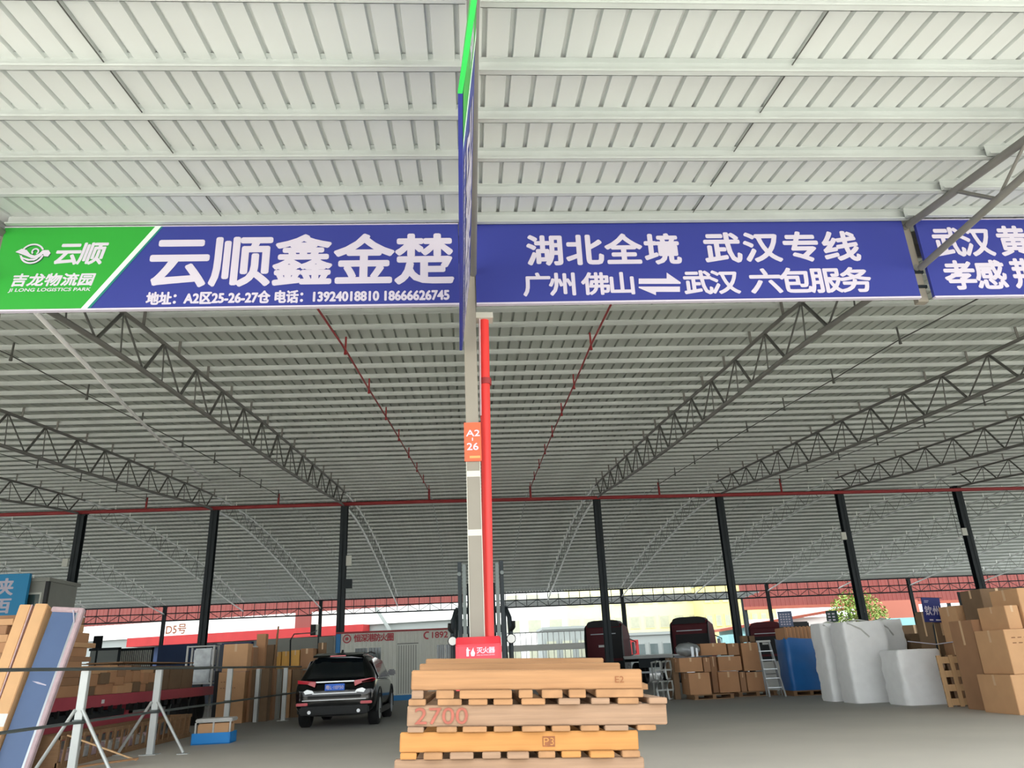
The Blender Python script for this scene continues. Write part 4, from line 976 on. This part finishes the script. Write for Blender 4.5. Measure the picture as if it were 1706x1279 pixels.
for s in (-1, 1):
    tl = cp('tail_lamp', M['tail_red'], lambda b: quad(b, [(s*.44, .07, .93), (s*.86, .11, .97), (s*.895, .3, 1.0), (s*.87, .13, 1.045), (s*.44, .075, 1.0)], (0, -.045, 0)), .008)
    cp('inner_lens', M['tail_red'], lambda b: quad(b, [(s*.45, .01, .88), (s*.62, .01, .95), (s*.55, .01, 1.0), (s*.43, .01, .99)], (0, -.03, 0)))
    cp('reflector', M['tail_red'], lambda b: b.b2(s*.72-.13, s*.72+.13, -.055, .0, .50, .56), .01)
    cp('chrome_patch', M['chrome'], lambda b: quad(b, [(s*.46, -.0, .76), (s*.66, .0, .74), (s*.7, .0, .80), (s*.62, .0, .84), (s*.5, .0, .81)], (0, -.03, 0)))
    cp('exhaust_tip', M['chrome'], lambda b: b.tube([(s*.55, -.05, .36), (s*.55, .15, .36)], .04, 12))
    cp('side_window', M['car_glass'], lambda b: quad(b, [(s*.895, .75, 1.05), (s*.895, 3.1, 1.03), (s*.74, 2.75, 1.42), (s*.70, 1.5, 1.50), (s*.72, .75, 1.45)], (s*.014, 0, 0)))
    cp('window_trim', M['chrome'], lambda b: b.bar((s*.912, .6, 1.03), (s*.912, 3.2, 1.01), .012, .02))
    cp('side_mirror', M['car_paint'], lambda b: b.b2(s*.90-.0, s*1.09, 2.78, 2.95, 1.05, 1.2), .03)
    cp('sill_trim', M['trim_black'], lambda b: b.b2(s*.86, s*.925, .95, 3.3, .22, .36), .02)
    cp('roof_rail', M['trim_black'], lambda b: b.tube([(s*.6, .8, 1.585), (s*.61, 1.5, 1.625), (s*.6, 2.4, 1.605)], .018, 8))
    for y in (.92, 3.66):
        A = Matrix.Translation((s*.80, y, .36))
        w = cp('wheel', M['rubber'], lambda b: b.lathe([(0, -.09), (.22, -.1), (.25, -.12), (.33, -.12), (.36, -.09), (.36, .09), (.33, .12), (.25, .12), (.22, .1), (0, .09)], 32, A))
        cp('rim', M['alu'], lambda b: b.lathe([(.0, .1*s), (.08, .125*s), (.2, .118*s), (.24, .125*s)], 24, A), 0, w)
        cp('wheel_arch', M['trim_black'], lambda b: b.tube([(s*.905, y+.43*math.cos(math.radians(a)), .38+.43*math.sin(math.radians(a))) for a in range(-15, 200, 12)], .03, 8))
cp('chrome_bar', M['chrome'], lambda b: b.b2(-.44, .44, .0, .03, .975, 1.0), .004)
cp('tailgate_strip', M['chrome'], lambda b: b.b2(-.5, .5, -.045, .0, .735, .752), .003)
cp('bumper_strip', M['chrome'], lambda b: b.b2(-.72, .72, -.06, .0, .60, .612), .003)
cp('lower_bumper', M['trim_black'], lambda b: b.b2(-.78, .78, -.04, .1, .30, .48), .03)
cp('bumper_step', M['trim_black'], lambda b: b.b2(-.6, .6, -.045, .05, .64, .70), .01)
pt = cp('number_plate', M['plate_blue'], lambda b: b.b2(-.22, .22, -.045, .01, .80, .94), .004)
letter('粤L·1EF50', -.2, .2, .825, .915, M['white_paint'], pt, lambda u, v, q: (u, -.045-q, v), .02)
# ================================================================== cabin behind the car
CY = 33.2
xa, xb = P(562, 1110, CY).x, P(790, 1110, CY).x
zt = 2.66
t = thing('site_cabin', 'off white steel cabin with red lettering and blue corner posts, behind the car', 'cabin', ((xa+xb)/2, CY, 0))
hw = (xb-xa)/2; cxx = (xa+xb)/2
b = MB(); x = -hw+.1
pr_ = []
while x < hw-.1: pr_ += [(x, 0), (x+.1, 0), (x+.12, .025), (x+.16, .025), (x+.18, 0)]; x += .18
vs = [(u, -d, z) for z in (.2, zt) for u, d in pr_]; n = len(pr_)
b.add(vs, [(i, i+1, n+i+1, n+i) for i in range(n-1)]); b.b2(-hw+.02, hw-.02, .03, 2.4, .1, zt); b.build('wall_panel', M['white_sheet'], t)
for s in (-1, 1): b = MB(); b.b2(s*hw-.09, s*hw+.09, -.05, .1, 0, zt+.06); b.build('corner_post', M['blue_steel'], t)
b = MB(); b.b2(-hw-.05, hw+.05, -.06, .05, .0, .2); b.build('base_rail', M['blue_steel'], t)
b = MB(); b.b2(-hw-.1, hw+.1, -.1, 2.5, zt, zt+.07); b.build('roof', M['maroon_pipe'], t)
def CZ(px, py): q = P(px, py, CY-.03); return q.x-cxx, q.z
pc = lambda u, v, q: (u, -.03-q, v)
def cab_window(px0, py0, px1, py1):
    a, c2 = CZ(px0, py0), CZ(px1, py1); y0 = a[1]; y1 = c2[1]
    f = MB(); f.b2(a[0]-.06, c2[0]+.06, -.06, .0, y0+.0, y0+.05); f.b2(a[0]-.06, a[0], -.06, 0, y1, y0); f.b2(c2[0], c2[0]+.06, -.06, 0, y1, y0); f.b2(a[0]-.06, c2[0]+.06, -.06, 0, y1-.06, y1)
    f.b2((a[0]+c2[0])/2-.02, (a[0]+c2[0])/2+.02, -.055, 0, y1, y0)
    fo = f.build('window', M['white_sheet'], t)
    b = MB(); b.b2(a[0], c2[0], -.035, -.028, y1, y0); b.build('pane', M['glass'], fo)
    b = MB(); [b.b2(a[0]+(c2[0]-a[0])*i/8-.01, a[0]+(c2[0]-a[0])*i/8+.01, -.05, -.035, y1, y0) for i in range(1, 8)]; b.build('bars', M['web'], fo)
cab_window(592, 1080, 634, 1116); cab_window(728, 1074, 756, 1098)
a, c2 = CZ(662, 1073), CZ(697, 1160)
b = MB(); b.b2(a[0], c2[0], -.05, -.02, .2, a[1]); dr = b.build('door', M['white_sheet'], t)
b = MB(); [b.b2(a[0]+.05+i*.1, a[0]+.09+i*.1, -.06, -.05, .25, a[1]-.05) for i in range(int((c2[0]-a[0])/.1))]; b.build('door_ribs', M['cab_grey'], dr)
b = MB(); b.b2(a[0], c2[0], -.055, -.02, a[1], a[1]+.03); b.build('door_lintel', M['web'], t)
r = lambda a, b_, c2, d: (CZ(a, (b_+d)/2)[0], CZ(c2, (b_+d)/2)[0], CZ((a+c2)/2, d)[1], CZ((a+c2)/2, b_)[1])
letter('恒深港防火圈', *r(590, 1056, 656, 1068), M['letter_red'], t, pc, .03, 0, .9)
letter('1892', *r(720, 1052, 746, 1062), M['letter_red'], t, pc, .03)
c0 = CZ(578, 1064)
vs, fs = ring2(c0[0], c0[1], .13, .175, 0, 360, pc, .01); b = MB(); b.add(vs, fs); vs, fs = ring2(c0[0], c0[1], .0, .07, 0, 360, pc, .01); b.add(vs, fs); b.build('round_logo', M['letter_red'], t, fix=False)
c0 = CZ(712, 1058)
vs, fs = ring2(c0[0], c0[1], .10, .16, 60, 290, pc, .01); b = MB(); b.add(vs, fs); b.build('telephone_mark', M['letter_red'], t, fix=False)
# ================================================================== dark red trucks at the back right
def truck(label, x, y, sc=1., style=0, L=9.0, rz=0., trailer=True):
    t = thing('truck', label, 'truck', (x, y, 0), rz, 'dark red trucks'); t.scale = (sc,)*3
    def q(nm, m, fn, bev=0, par=None): b = MB(); fn(b); return b.build(nm, m, par or t, bev)
    cab = q('cab', M['cab_maroon'], lambda b: (b.prism([(0, 1.15), (2.0, 1.15), (2.15, 1.6), (1.95, 2.6), (1.6, 3.1), (.1, 3.3), (0, 3.1)], -1.15, 1.15, 'x')), .06)
    q('roof_deflector', M['cab_maroon'] if style == 2 else M['cab_dark'], lambda b: b.prism([(-1.08, 3.05), (1.08, 3.05), (.95, 3.42), (.6, 3.5), (-.6, 3.5), (-1.0, 3.42)], .0, 1.0), .05)
    q('rear_panel', M['cab_dark'], lambda b: b.b2(.25 if style == 0 else -.9, 1.1, -.04, .02, 1.3, 2.5 if style else 3.05), .02)
    q('light_strip', M['alu'], lambda b: b.b2(-.8, .75, -.06, .0, 2.68, 2.73))
    q('notice', M['cyan_wall'] if style == 1 else M['paper'], lambda b: b.b2(*( (-.2, .4) if style == 1 else (-.35, .05)), -.07, -.03, *((1.5, 1.9) if style == 1 else (1.95, 2.08))))
    for s in (-1, 1):
        q('side_fairing', M['cab_dark'], lambda b: b.prism([(-.25, 1.2), (.1, 1.2), (.1, 3.2), (-.1, 3.1), (-.3, 2.4)], s*1.13-.03, s*1.13+.03, 'x'), .01)
        ma = q('mirror_arm', M['chrome'], lambda b: b.tube([(s*1.16, 1.7, 1.4), (s*1.5, 1.75, 1.55), (s*1.55, 1.75, 2.2), (s*1.16, 1.7, 2.4)], .035, 8))
        q('mirror', M['chrome'], lambda b: b.b2(s*1.38-.1, s*1.38+.1, 1.68, 1.8, 1.5, 2.2), .03, ma)
        for y2 in (1.2, -1.9, -3.2):
            w = q('wheel', M['rubber'], lambda b: b.lathe([(0, -.12), (.25, -.1), (.3, -.15), (.47, -.15), (.52, -.1), (.52, .1), (.47, .15), (.3, .15), (.25, .05), (0, .06)], 28, Matrix.Translation((s*.95, y2, .52))))
            q('rim', M['rail'], lambda b: b.lathe([(.12, s*.1), (.3, s*.155), (.33, s*.155)], 24, Matrix.Translation((s*.95, y2, .52))), 0, w)
    q('chassis', M['dark_steel'], lambda b: (b.b2(-.45, .45, -4.0, 1.8, .7, .95), b.b2(-1.1, 1.1, .2, 1.9, .5, 1.15)))
    if trailer:
        q('flat_deck', M['grey_slab'], lambda b: b.b2(-1.25, 1.25, -L, -.6, 1.22, 1.36), .01)
        q('side_rail', M['dark_steel'], lambda b: (b.b2(-1.27, -1.2, -L, -.6, 1.08, 1.3), b.b2(1.2, 1.27, -L, -.6, 1.08, 1.3)))
        q('rear_bumper', M['alu'], lambda b: b.b2(-1.1, 1.1, -L-.05, -L+.05, .55, .63))
        for s in (-1, 1):
            for y2 in (-L+1.2, -L+2.5): q('wheel', M['rubber'], lambda b: b.lathe([(0, -.12), (.25, -.1), (.3, -.15), (.47, -.15), (.52, -.1), (.52, .1), (.47, .15), (.3, .15), (.25, .05), (0, .06)], 28, Matrix.Translation((s*.95, y2, .52))))
        q('chassis_beam', M['dark_steel'], lambda b: b.b2(-.5, .5, -L, -.6, .8, 1.2))
    return t
truck('dark red truck cab, first to the right of the forklift', P(1006, 1060, 46).x, 46, .97, 0, 8.5, -.42, False)
truck('dark red truck cab with cyan notice and flatbed, behind the brown cartons', P(1150, 1060, 46).x, 46, .97, 1, 10.2, -.48)
truck('dark red truck cab behind the step ladder', P(1277, 1060, 48).x, 48, .86, 2, 7.0, -.45, False)
# ================================================================== left background: office cabin with the blue place-name sign
t = thing('office_container', 'greyish two storey office cabin at the left edge behind the boards', 'cabin', (-19.0, 30, 0))
def ob(x0, x1, y0, y1, z0, z1, nm, m, par=None): b = MB(); b.b2(x0, x1, y0, y1, z0, z1); return b.build(nm, m, par or t)
ob(-4, 3.0, .3, 2.4, 0, 2.4, 'lower_unit', M['cab_grey']); ob(-4, 3.02, 0, 2.2, 2.45, 4.85, 'upper_unit', M['cab_grey']); ob(-4.1, 3.1, -.1, 2.3, 4.85, 4.98, 'roof', M['cab_grey']); ob(-4.05, 3.06, -.1, 2.2, 2.38, 2.47, 'floor_band', M['navy'])
ob(2.94, 3.06, -.04, .1, 0, 4.85, 'corner_post', M['cab_dark']); f = ob(2.25, 2.85, -.03, .02, 3.75, 4.45, 'window', M['white_sheet']); ob(2.31, 2.79, -.04, -.03, 3.82, 4.38, 'pane', M['glass'], f); ob(2.25, 2.85, -.045, -.04, 3.6, 3.75, 'window_sill', M['web'], f)
q0, q1 = P(-40, 990, 29.7), P(45, 990, 29.7)
t = thing('place_name_sign', 'cyan blue board with two white characters on the office cabin at the left edge', 'sign', ((q0.x+q1.x)/2, 29.7, 3.45))
zt_ = P(22, 956, 29.7).z-3.45
b = MB(); b.b2(q0.x-t.location.x, q1.x-t.location.x, -.05, .1, 0, zt_); b.build('board', M['sky_sign'], t)
pp = lambda u, v, q: (u, -.05-q, v)
uc = P(6, 970, 29.7).x-t.location.x
letter('陕', uc-.42, uc+.42, zt_*.54, zt_*.9, M['white_paint'], t, pp, .03); letter('西', uc-.42, uc+.42, zt_*.16, zt_*.46, M['white_paint'], t, pp, .03)
# ---- blue place-name sign on the right
a = P(1537, 1001, 17.4); c2 = P(1566, 1036, 17.4)
t = thing('place_name_sign', 'dark blue board with two white characters above the cartons on the right', 'sign', ((a.x+c2.x)/2-.05, 17.3, c2.z-.0), 0)
w = (c2.x-a.x)/2+.06; h = a.z-c2.z+.06
b = MB(); b.b2(-w, w, -.02, .02, 0, h); b.build('board', M['navy_sign'], t); t.rotation_euler.y = .06
b = MB(); b.tube([(0, .045, -c2.z), (0, .045, h*.5)], .02, 6); b.build('support', M['dark_steel'], t)
b = MB(); b.b2(-.3, .3, .03, .06, h, h+.012); b.build('top_bar', M['dark_steel'], t)
pp = lambda u, v, q: (u, -.02-q, v)
letter('钦', -w*.88, -w*.1, h*.28, h*.66, M['white_paint'], t, pp, .02); letter('州', w*.0, w*.76, h*.28, h*.66, M['white_paint'], t, pp, .02)
b = MB(); [b.b2(x0, x1, -.024, -.02, z0, z1) for x0, x1, z0, z1 in ((-w*.5, -w*.1, h*.06, h*.12), (w*.2, w*.75, h*.06, h*.12), (-w*.8, -w*.3, h*.86, h*.88), (-w*.8, -w*.4, h*.8, h*.82))]; b.build('small_lettering', M['white_paint'], t)
def far_sign(label, px0, py0, px1, py1, Y, m, rows, cols, to=None):
    x0, x1, z0, z1 = px_box(px0, py0, px1, py1, Y)
    t = thing('hanging_sign', label, 'sign', ((x0+x1)/2, Y, z0)); w = (x1-x0)/2; h = z1-z0
    b = MB(); b.b2(-w, w, -.03, .03, 0, h); b.build('board', m, t)
    b = MB()
    for r_ in range(rows):
        for c_ in range(cols): b.b2(-w*.8+1.6*w*c_/cols, -w*.8+1.6*w*(c_+.6)/cols, -.035, -.03, h*(.12+.8*r_/rows), h*(.12+.8*(r_+.5)/rows))
    b.build('lettering_marks', M['white_paint'], t)
    b = MB(); b.tube([(0, .05, -z0), (0, .05, h*.4)], .03, 6); b.build('pole', M['dark_steel'], t)
far_sign('grey blue board with a grid of pale characters, left of the blue load', 1297, 1018, 1320, 1044, 29, mat('grey blue board', (96, 108, 136), .6, 0, 0), 5, 4)
far_sign('dark green board with faint white characters above the first white sack', 1377, 1017, 1395, 1036, 29, M['dark_green'], 3, 2)
x0, x1, z0, z1 = px_box(1321, 1035, 1350, 1062, 33, 0)
b = MB(); b.b2(x0, x1, 33, 34.5, 0, z1); tag(b.build('covered_load', M['cab_dark'], bevel=.05, loc=(x0, 33, 0)), 'dark covered load showing above the blue wrapped pallet', 'load')

# ================================================================== behind the hall
def bld(name, label, loc, rz=0., cat='building'): return thing(name, label, cat, loc, rz)
def bb(t, nm, m, x0, x1, y0, y1, z0, z1, par=None, bev=0): b = MB(); b.b2(x0, x1, y0, y1, z0, z1); return b.build(nm, m, par or t, bev)
# red and white warehouse on the left
A, B2 = Vector((-48, 88, 0)), Vector((-.8, 72, 0)); d = (B2-A); Lw = d.length; ang = math.atan2(d.y, d.x)
t = bld('warehouse', 'long warehouse behind the hall on the left, red upper wall over a white band', A, ang)
def ribbed(t, nm, m, x0, x1, z0, z1, y=0., step=.5):
    b = MB(); pr = []; x = x0
    while x < x1: pr += [(x, y), (x+step*.6, y), (x+step*.7, y-.06), (x+step*.9, y-.06)]; x += step
    n = len(pr); b.add([(u, v, z) for z in (z0, z1) for u, v in pr], [(i, i+1, n+i+1, n+i) for i in range(n-1)]); b.b2(x0, x1, y+.02, y+.3, z0, z1); return b.build(nm, m, t)
ribbed(t, 'red_wall', M['red_wall'], 0, Lw, 6.75, 9.2); bb(t, 'white_wall', M['white_wall'], 0, Lw, 0, 12, 5.25, 6.75)
bb(t, 'awning', M['red_band'], 14, Lw-9.5, -1.2, .2, 4.4, 5.25); bb(t, 'lower_wall', M['grey_wall'], 0, Lw, .3, 12, 0, 5.25)
for i in range(5):
    x = 16+i*4.2; o = bb(t, 'gate', M['navy'], x, x+3.4, -.05, .3, 0, 4.3)
bb(t, 'red_pillar', M['red_wall'], Lw-17.2, Lw-15.6, -.3, 0, 4.4, 6.75)
letter('D5号', 17.6, 20.0, 5.45, 6.4, M['stamp'], t, lambda u, v, q: (u, -q, v), .02)
b = MB(); b.bar((Lw-8.6, -.4, 6.7), (Lw-6.0, -.4, 3.0), .25, .2, (0, 1, 0)); b.build('roof_brace', M['grey_wall'], t)
# red shed on the right
A, B2 = Vector((28.2, 80, 0)), Vector((66, 84, 0)); d = (B2-A); Lw = d.length; ang = math.atan2(d.y, d.x)
t = bld('warehouse', 'red walled shed behind the hall on the right, above the white sacks', A, ang)
ribbed(t, 'red_wall', M['red_wall'], 0, Lw, 5.7, 9.0); bb(t, 'eaves', M['terracotta'], 0, Lw, -.4, .0, 5.45, 5.75)
for x in (.3, 12, 24, Lw-.3): bb(t, 'pillar', M['dark_steel'], x-.15, x+.15, 0, .3, 0, 5.7)
def fbuild(name, label, pxa, pxb, pyt, Y, m, depth, rows=0, cols=0, h=None, wm=None, base=1.0, top=None):
    x0, x1 = P(pxa, 1060, Y).x, P(pxb, 1060, Y).x; zt = P((pxa+pxb)/2, pyt, Y).z if top is None else top
    t = bld(name, label, ((x0+x1)/2, Y, 0)); w = (x1-x0)/2
    bb(t, 'wall', m, -w, w, 0, depth, 0, zt); bb(t, 'parapet', M['grey_wall'], -w-.1, w+.1, -.2, depth, zt, zt+.3)
    for r_ in range(rows):
        for c_ in range(cols):
            cw = 2*w/cols; x = -w+cw*(c_+.5); rh = (zt-base)/rows; z = base+rh*(r_+.25)
            f = bb(t, 'window', m, x-cw*.34, x+cw*.34, -.1, .02, z-.08, z+rh*.5); bb(t, 'pane', wm or M['glass'], x-cw*.3, x+cw*.3, -.12, -.1, z, z+rh*.45, f)
    return t
pale = mat('pale window glass', (176, 178, 156), .25, 0, .1, 2)
fbuild('white_building', 'white building behind the forklift on the right, with few windows', 838, 945, 978, 108, M['white_wall'], 9, 3, 3, wm=pale, base=1)
fbuild('apartment_block', 'pale yellow apartment block behind the dark red trucks', 947, 1172, 975, 118, M['cream_wall'], 15, 3, 9, wm=pale, base=1)
fbuild('apartment_block', 'yellow building with narrow windows, right of the pale apartment block', 1178, 1300, 972, 112, M['yellow_wall'], 5, 3, 8, wm=pale, base=1)
fbuild('low_house', 'low pale house with a wide roof line behind the first truck cab', 905, 1010, 1047, 89, M['grey_wall'], 8, 1, 4, wm=pale, base=.5)
fbuild('low_house', 'low grey house right of the first truck cab, with a red hoarding', 1012, 1120, 1058, 84, M['grey_wall'], 3.5, 1, 5, base=.5)
x0, x1, z0, z1 = px_box(1030, 1066, 1064, 1083, 78)
b = MB(); b.b2(x0, x1, 78, 78.2, 0, z1); tag(b.build('hoarding', M['red_band'], loc=(x0, 78, 0)), 'red hoarding between the first two truck cabs', 'hoarding')
x0, x1, z0, z1 = px_box(1215, 1056, 1245, 1080, 80)
b = MB(); b.b2(x0, x1, 80, 84, 0, z1); tag(b.build('shed', M['cyan_wall'], loc=(x0, 80, 0)), 'small pale cyan shed right of the second truck cab', 'shed')
# gabled terracotta roof and cyan sheet wall on the right
t = bld('gabled_house', 'low house with terracotta roof right of the fourth column, behind the red cab', (P(1330, 1040, 90).x, 90, 0))
bb(t, 'wall', M['cyan_wall'], -7, 12, 0, 8, 0, 4.2)
b = MB(); b.prism([(-9.5, 3.7), (12.5, 6.3), (12.5, 6.6), (-9.5, 4.0)], -.6, 8, 'y'); b.build('roof', M['terracotta'], t)
bb(t, 'white_gable', M['white_wall'], -6, 12, -.05, .2, 3.9, 4.9)
t = bld('salmon_shed', 'salmon coloured shed right of the green tree', (P(1493, 1030, 76).x, 76, 0))
bb(t, 'wall', M['pink_wall'], -2.6, 2.6, 0, 3, 0, 5.6); bb(t, 'door', M['cyan_wall'], -2.2, 2.4, -.1, .02, 2.6, 3.9)
# wire mesh gantry between forklift and first truck
t = thing('railing', 'pale railing with a wide white beam between the forklift and the first truck', 'railing', (P(905, 1080, 60).x, 60, 0))
for i in range(17): bb(t, 'baluster', M['grey_slab'], -3.4+i*.42, -3.36+i*.42, 0, .04, 0, 3.4)
bb(t, 'top_rail', M['grey_slab'], -3.5, 3.4, -.03, .07, 3.35, 3.42); bb(t, 'beam', M['white_wall'], -3.5, 3.4, -.12, .0, 2.05, 2.5); bb(t, 'lower_rail', M['grey_slab'], -3.5, 3.4, -.03, .07, .4, .5)
# boundary wall
b = MB(); b.b2(-60, 70, 68, 68.25, 0, 1.5); tag(b.build('boundary_wall', M['grey_wall'], loc=(0, 68, 0)), 'low pale boundary wall beyond the far edge of the hall', 'wall')
# small things left background
def far_panel(name, label, cat, px0, py0, px1, py1, Y, m, bars=0, z_0=0.):
    x0, x1, z0, z1 = px_box(px0, py0, px1, py1, Y, z_0)
    t = thing(name, label, cat, ((x0+x1)/2, Y, z_0)); w = (x1-x0)/2; h = z1-z_0
    bb(t, 'panel', m, -w, w, 0, .1, 0, h)
    bb(t, 'frame', M['dark_steel'], -w-.06, w+.06, -.05, .0, h-.12, h); bb(t, 'frame_side', M['dark_steel'], w-.06, w+.06, -.05, .0, 0, h)
    for i in range(bars): bb(t, 'slat', M['white_sheet'], -w+2*w*(i+.15)/bars, -w+2*w*(i+.65)/bars, -.06, -.0, .1, h-.12)
far_panel('truck_bed', 'pale green ribbed truck side with dark frame behind the trailer load', 'truck side', 150, 1079, 199, 1100, 40, M['grey_wall'])
far_panel('slatted_truck_bed', 'truck side of white upright slats behind the trailer load', 'truck side', 201, 1079, 254, 1100, 40.5, M['dark_steel'], 16)
x0, x1, z0, z1 = px_box(262, 1073, 340, 1100, 39, 0)
b = MB(); b.b2(x0, x1, 39, 43, 0.0, z1); tag(b.build('covered_truck', M['navy'], bevel=.06, loc=(x0, 39, 0)), 'navy blue covered truck behind the trailer load, left of the wrapped rack', 'truck')
x0, x1, z0, z1 = px_box(155, 1059, 170, 1080, 36)
t = thing('dark_board', 'small dark board on a post above the stepped carton pile', 'board', ((x0+x1)/2, 36, 0)); bb(t, 'board', M['cab_dark'], -(x1-x0)/2, (x1-x0)/2, 0, .05, z0, z1); bb(t, 'post', M['dark_steel'], -.03, .03, .05, .1, 0, z1)
x0, x1, z0, z1 = px_box(518, 1040, 531, 1058, 33.5)
t = thing('wall_lantern', 'dark box lamp on a pole left of the site cabin', 'lamp', ((x0+x1)/2, 33.5, 0)); bb(t, 'box', M['trim_black'], -(x1-x0)/2, (x1-x0)/2, -.1, .1, z0, z1); bb(t, 'side', M['white_sheet'], (x1-x0)/2-.1, (x1-x0)/2, -.11, -.1, z0, z1); bb(t, 'pole', M['dark_steel'], .12, .17, .1, .15, 0, z1)
x0, x1, z0, z1 = px_box(440, 1062, 556, 1095, 38, 0)
b = MB(); b.b2(x0, x1, 38, 40.5, 0, z1); tag(b.build('grey_container', M['cab_grey'], bevel=.03, loc=(x0, 38, 0)), 'plain grey container left of the site cabin, behind the yellow cartons', 'container')
x0, x1, z0, z1 = px_box(1600, 985, 1626, 1012, 34)
t = thing('slatted_rack', 'dark slatted rack behind the right edge cartons', 'rack', ((x0+x1)/2, 34, 0)); w = (x1-x0)/2
for i in range(7): bb(t, 'slat', M['dark_steel'], -w, w, 0, .05, z1-.12-i*.2, z1-.05-i*.2)
for s in (-1, 1): bb(t, 'upright', M['dark_steel'], s*w-.04, s*w+.04, 0, .08, 0, z1)
# green tree
t = thing('tree', 'leafy yellow green tree beyond the hall, above the tall white sacks', 'tree', (P(1432, 1040, 72).x, 72, 0))
b = MB(); b.tube([(0, 0, 0), (.1, 0, 1.8), (-.1, .1, 3.6), (.2, 0, 5)], [.22, .18, .14, .06], 10); b.build('trunk', M['bark'], t)
for i, (dx, z) in enumerate(((-1.6, 4.4), (1.5, 4.6), (-.6, 5.2), (.8, 3.9))): b = MB(); b.tube([(0, 0, 2.4), (dx*.5, .1, (z+2.4)/2+.3), (dx, .2, z)], [.1, .07, .03], 6); b.build('branch', M['bark'], t)
rd = random.Random(11); b = MB()
for i in range(2600):
    a = rd.uniform(0, 6.283); u = rd.uniform(-1, 1); r_ = rd.uniform(.35, 1)**.6
    p = Vector((2.9*r_*math.cos(a)*math.sqrt(1-u*u), 2.0*r_*math.sin(a)*math.sqrt(1-u*u), 3.9+2.6*r_*u))
    q = Euler((rd.uniform(-1, 1), rd.uniform(-1, 1), rd.uniform(0, 6.28))).to_matrix(); s_ = rd.uniform(.1, .2)
    b.add([p+q @ Vector(v)*s_ for v in ((-1, 0, 0), (0, -.5, .1), (1, 0, 0), (0, .5, .1))], [(0, 1, 2, 3)])
b.build('crown', M['leaf'], t, fix=False)

q0, q1 = P(838, 1012, 67), P(1262, 1002, 67)
t = bld('neighbour_canopy', 'pale ribbed canopy of the yard behind, just under the far roof edge in the middle', ((q0.x+q1.x)/2, 66, 5.9), 0, 'canopy')
w = (q1.x-q0.x)/2
b = MB(); pr = []; x = -w
while x < w: pr += [(x, 0), (x+.3, 0), (x+.34, .06), (x+.46, .06)]; x += .5
n = len(pr); b.add([(u, v, z+d) for v, z in ((0, .32), (4.5, .1)) for u, d in pr], [(i, i+1, n+i+1, n+i) for i in range(n-1)]); b.build('sheet', M['sheet'], t, fix=False)
for y, z in ((.3, .22), (1.6, .16), (2.9, .1), (4.2, .02)): bb(t, 'purlin', M['purlin'], -w, w, y, y+.06, z, z+.08)
for x in (-w+.3, 0, w-.3): bb(t, 'post', M['dark_steel'], x-.08, x+.08, 4.0, 4.16, -5.9, .0)
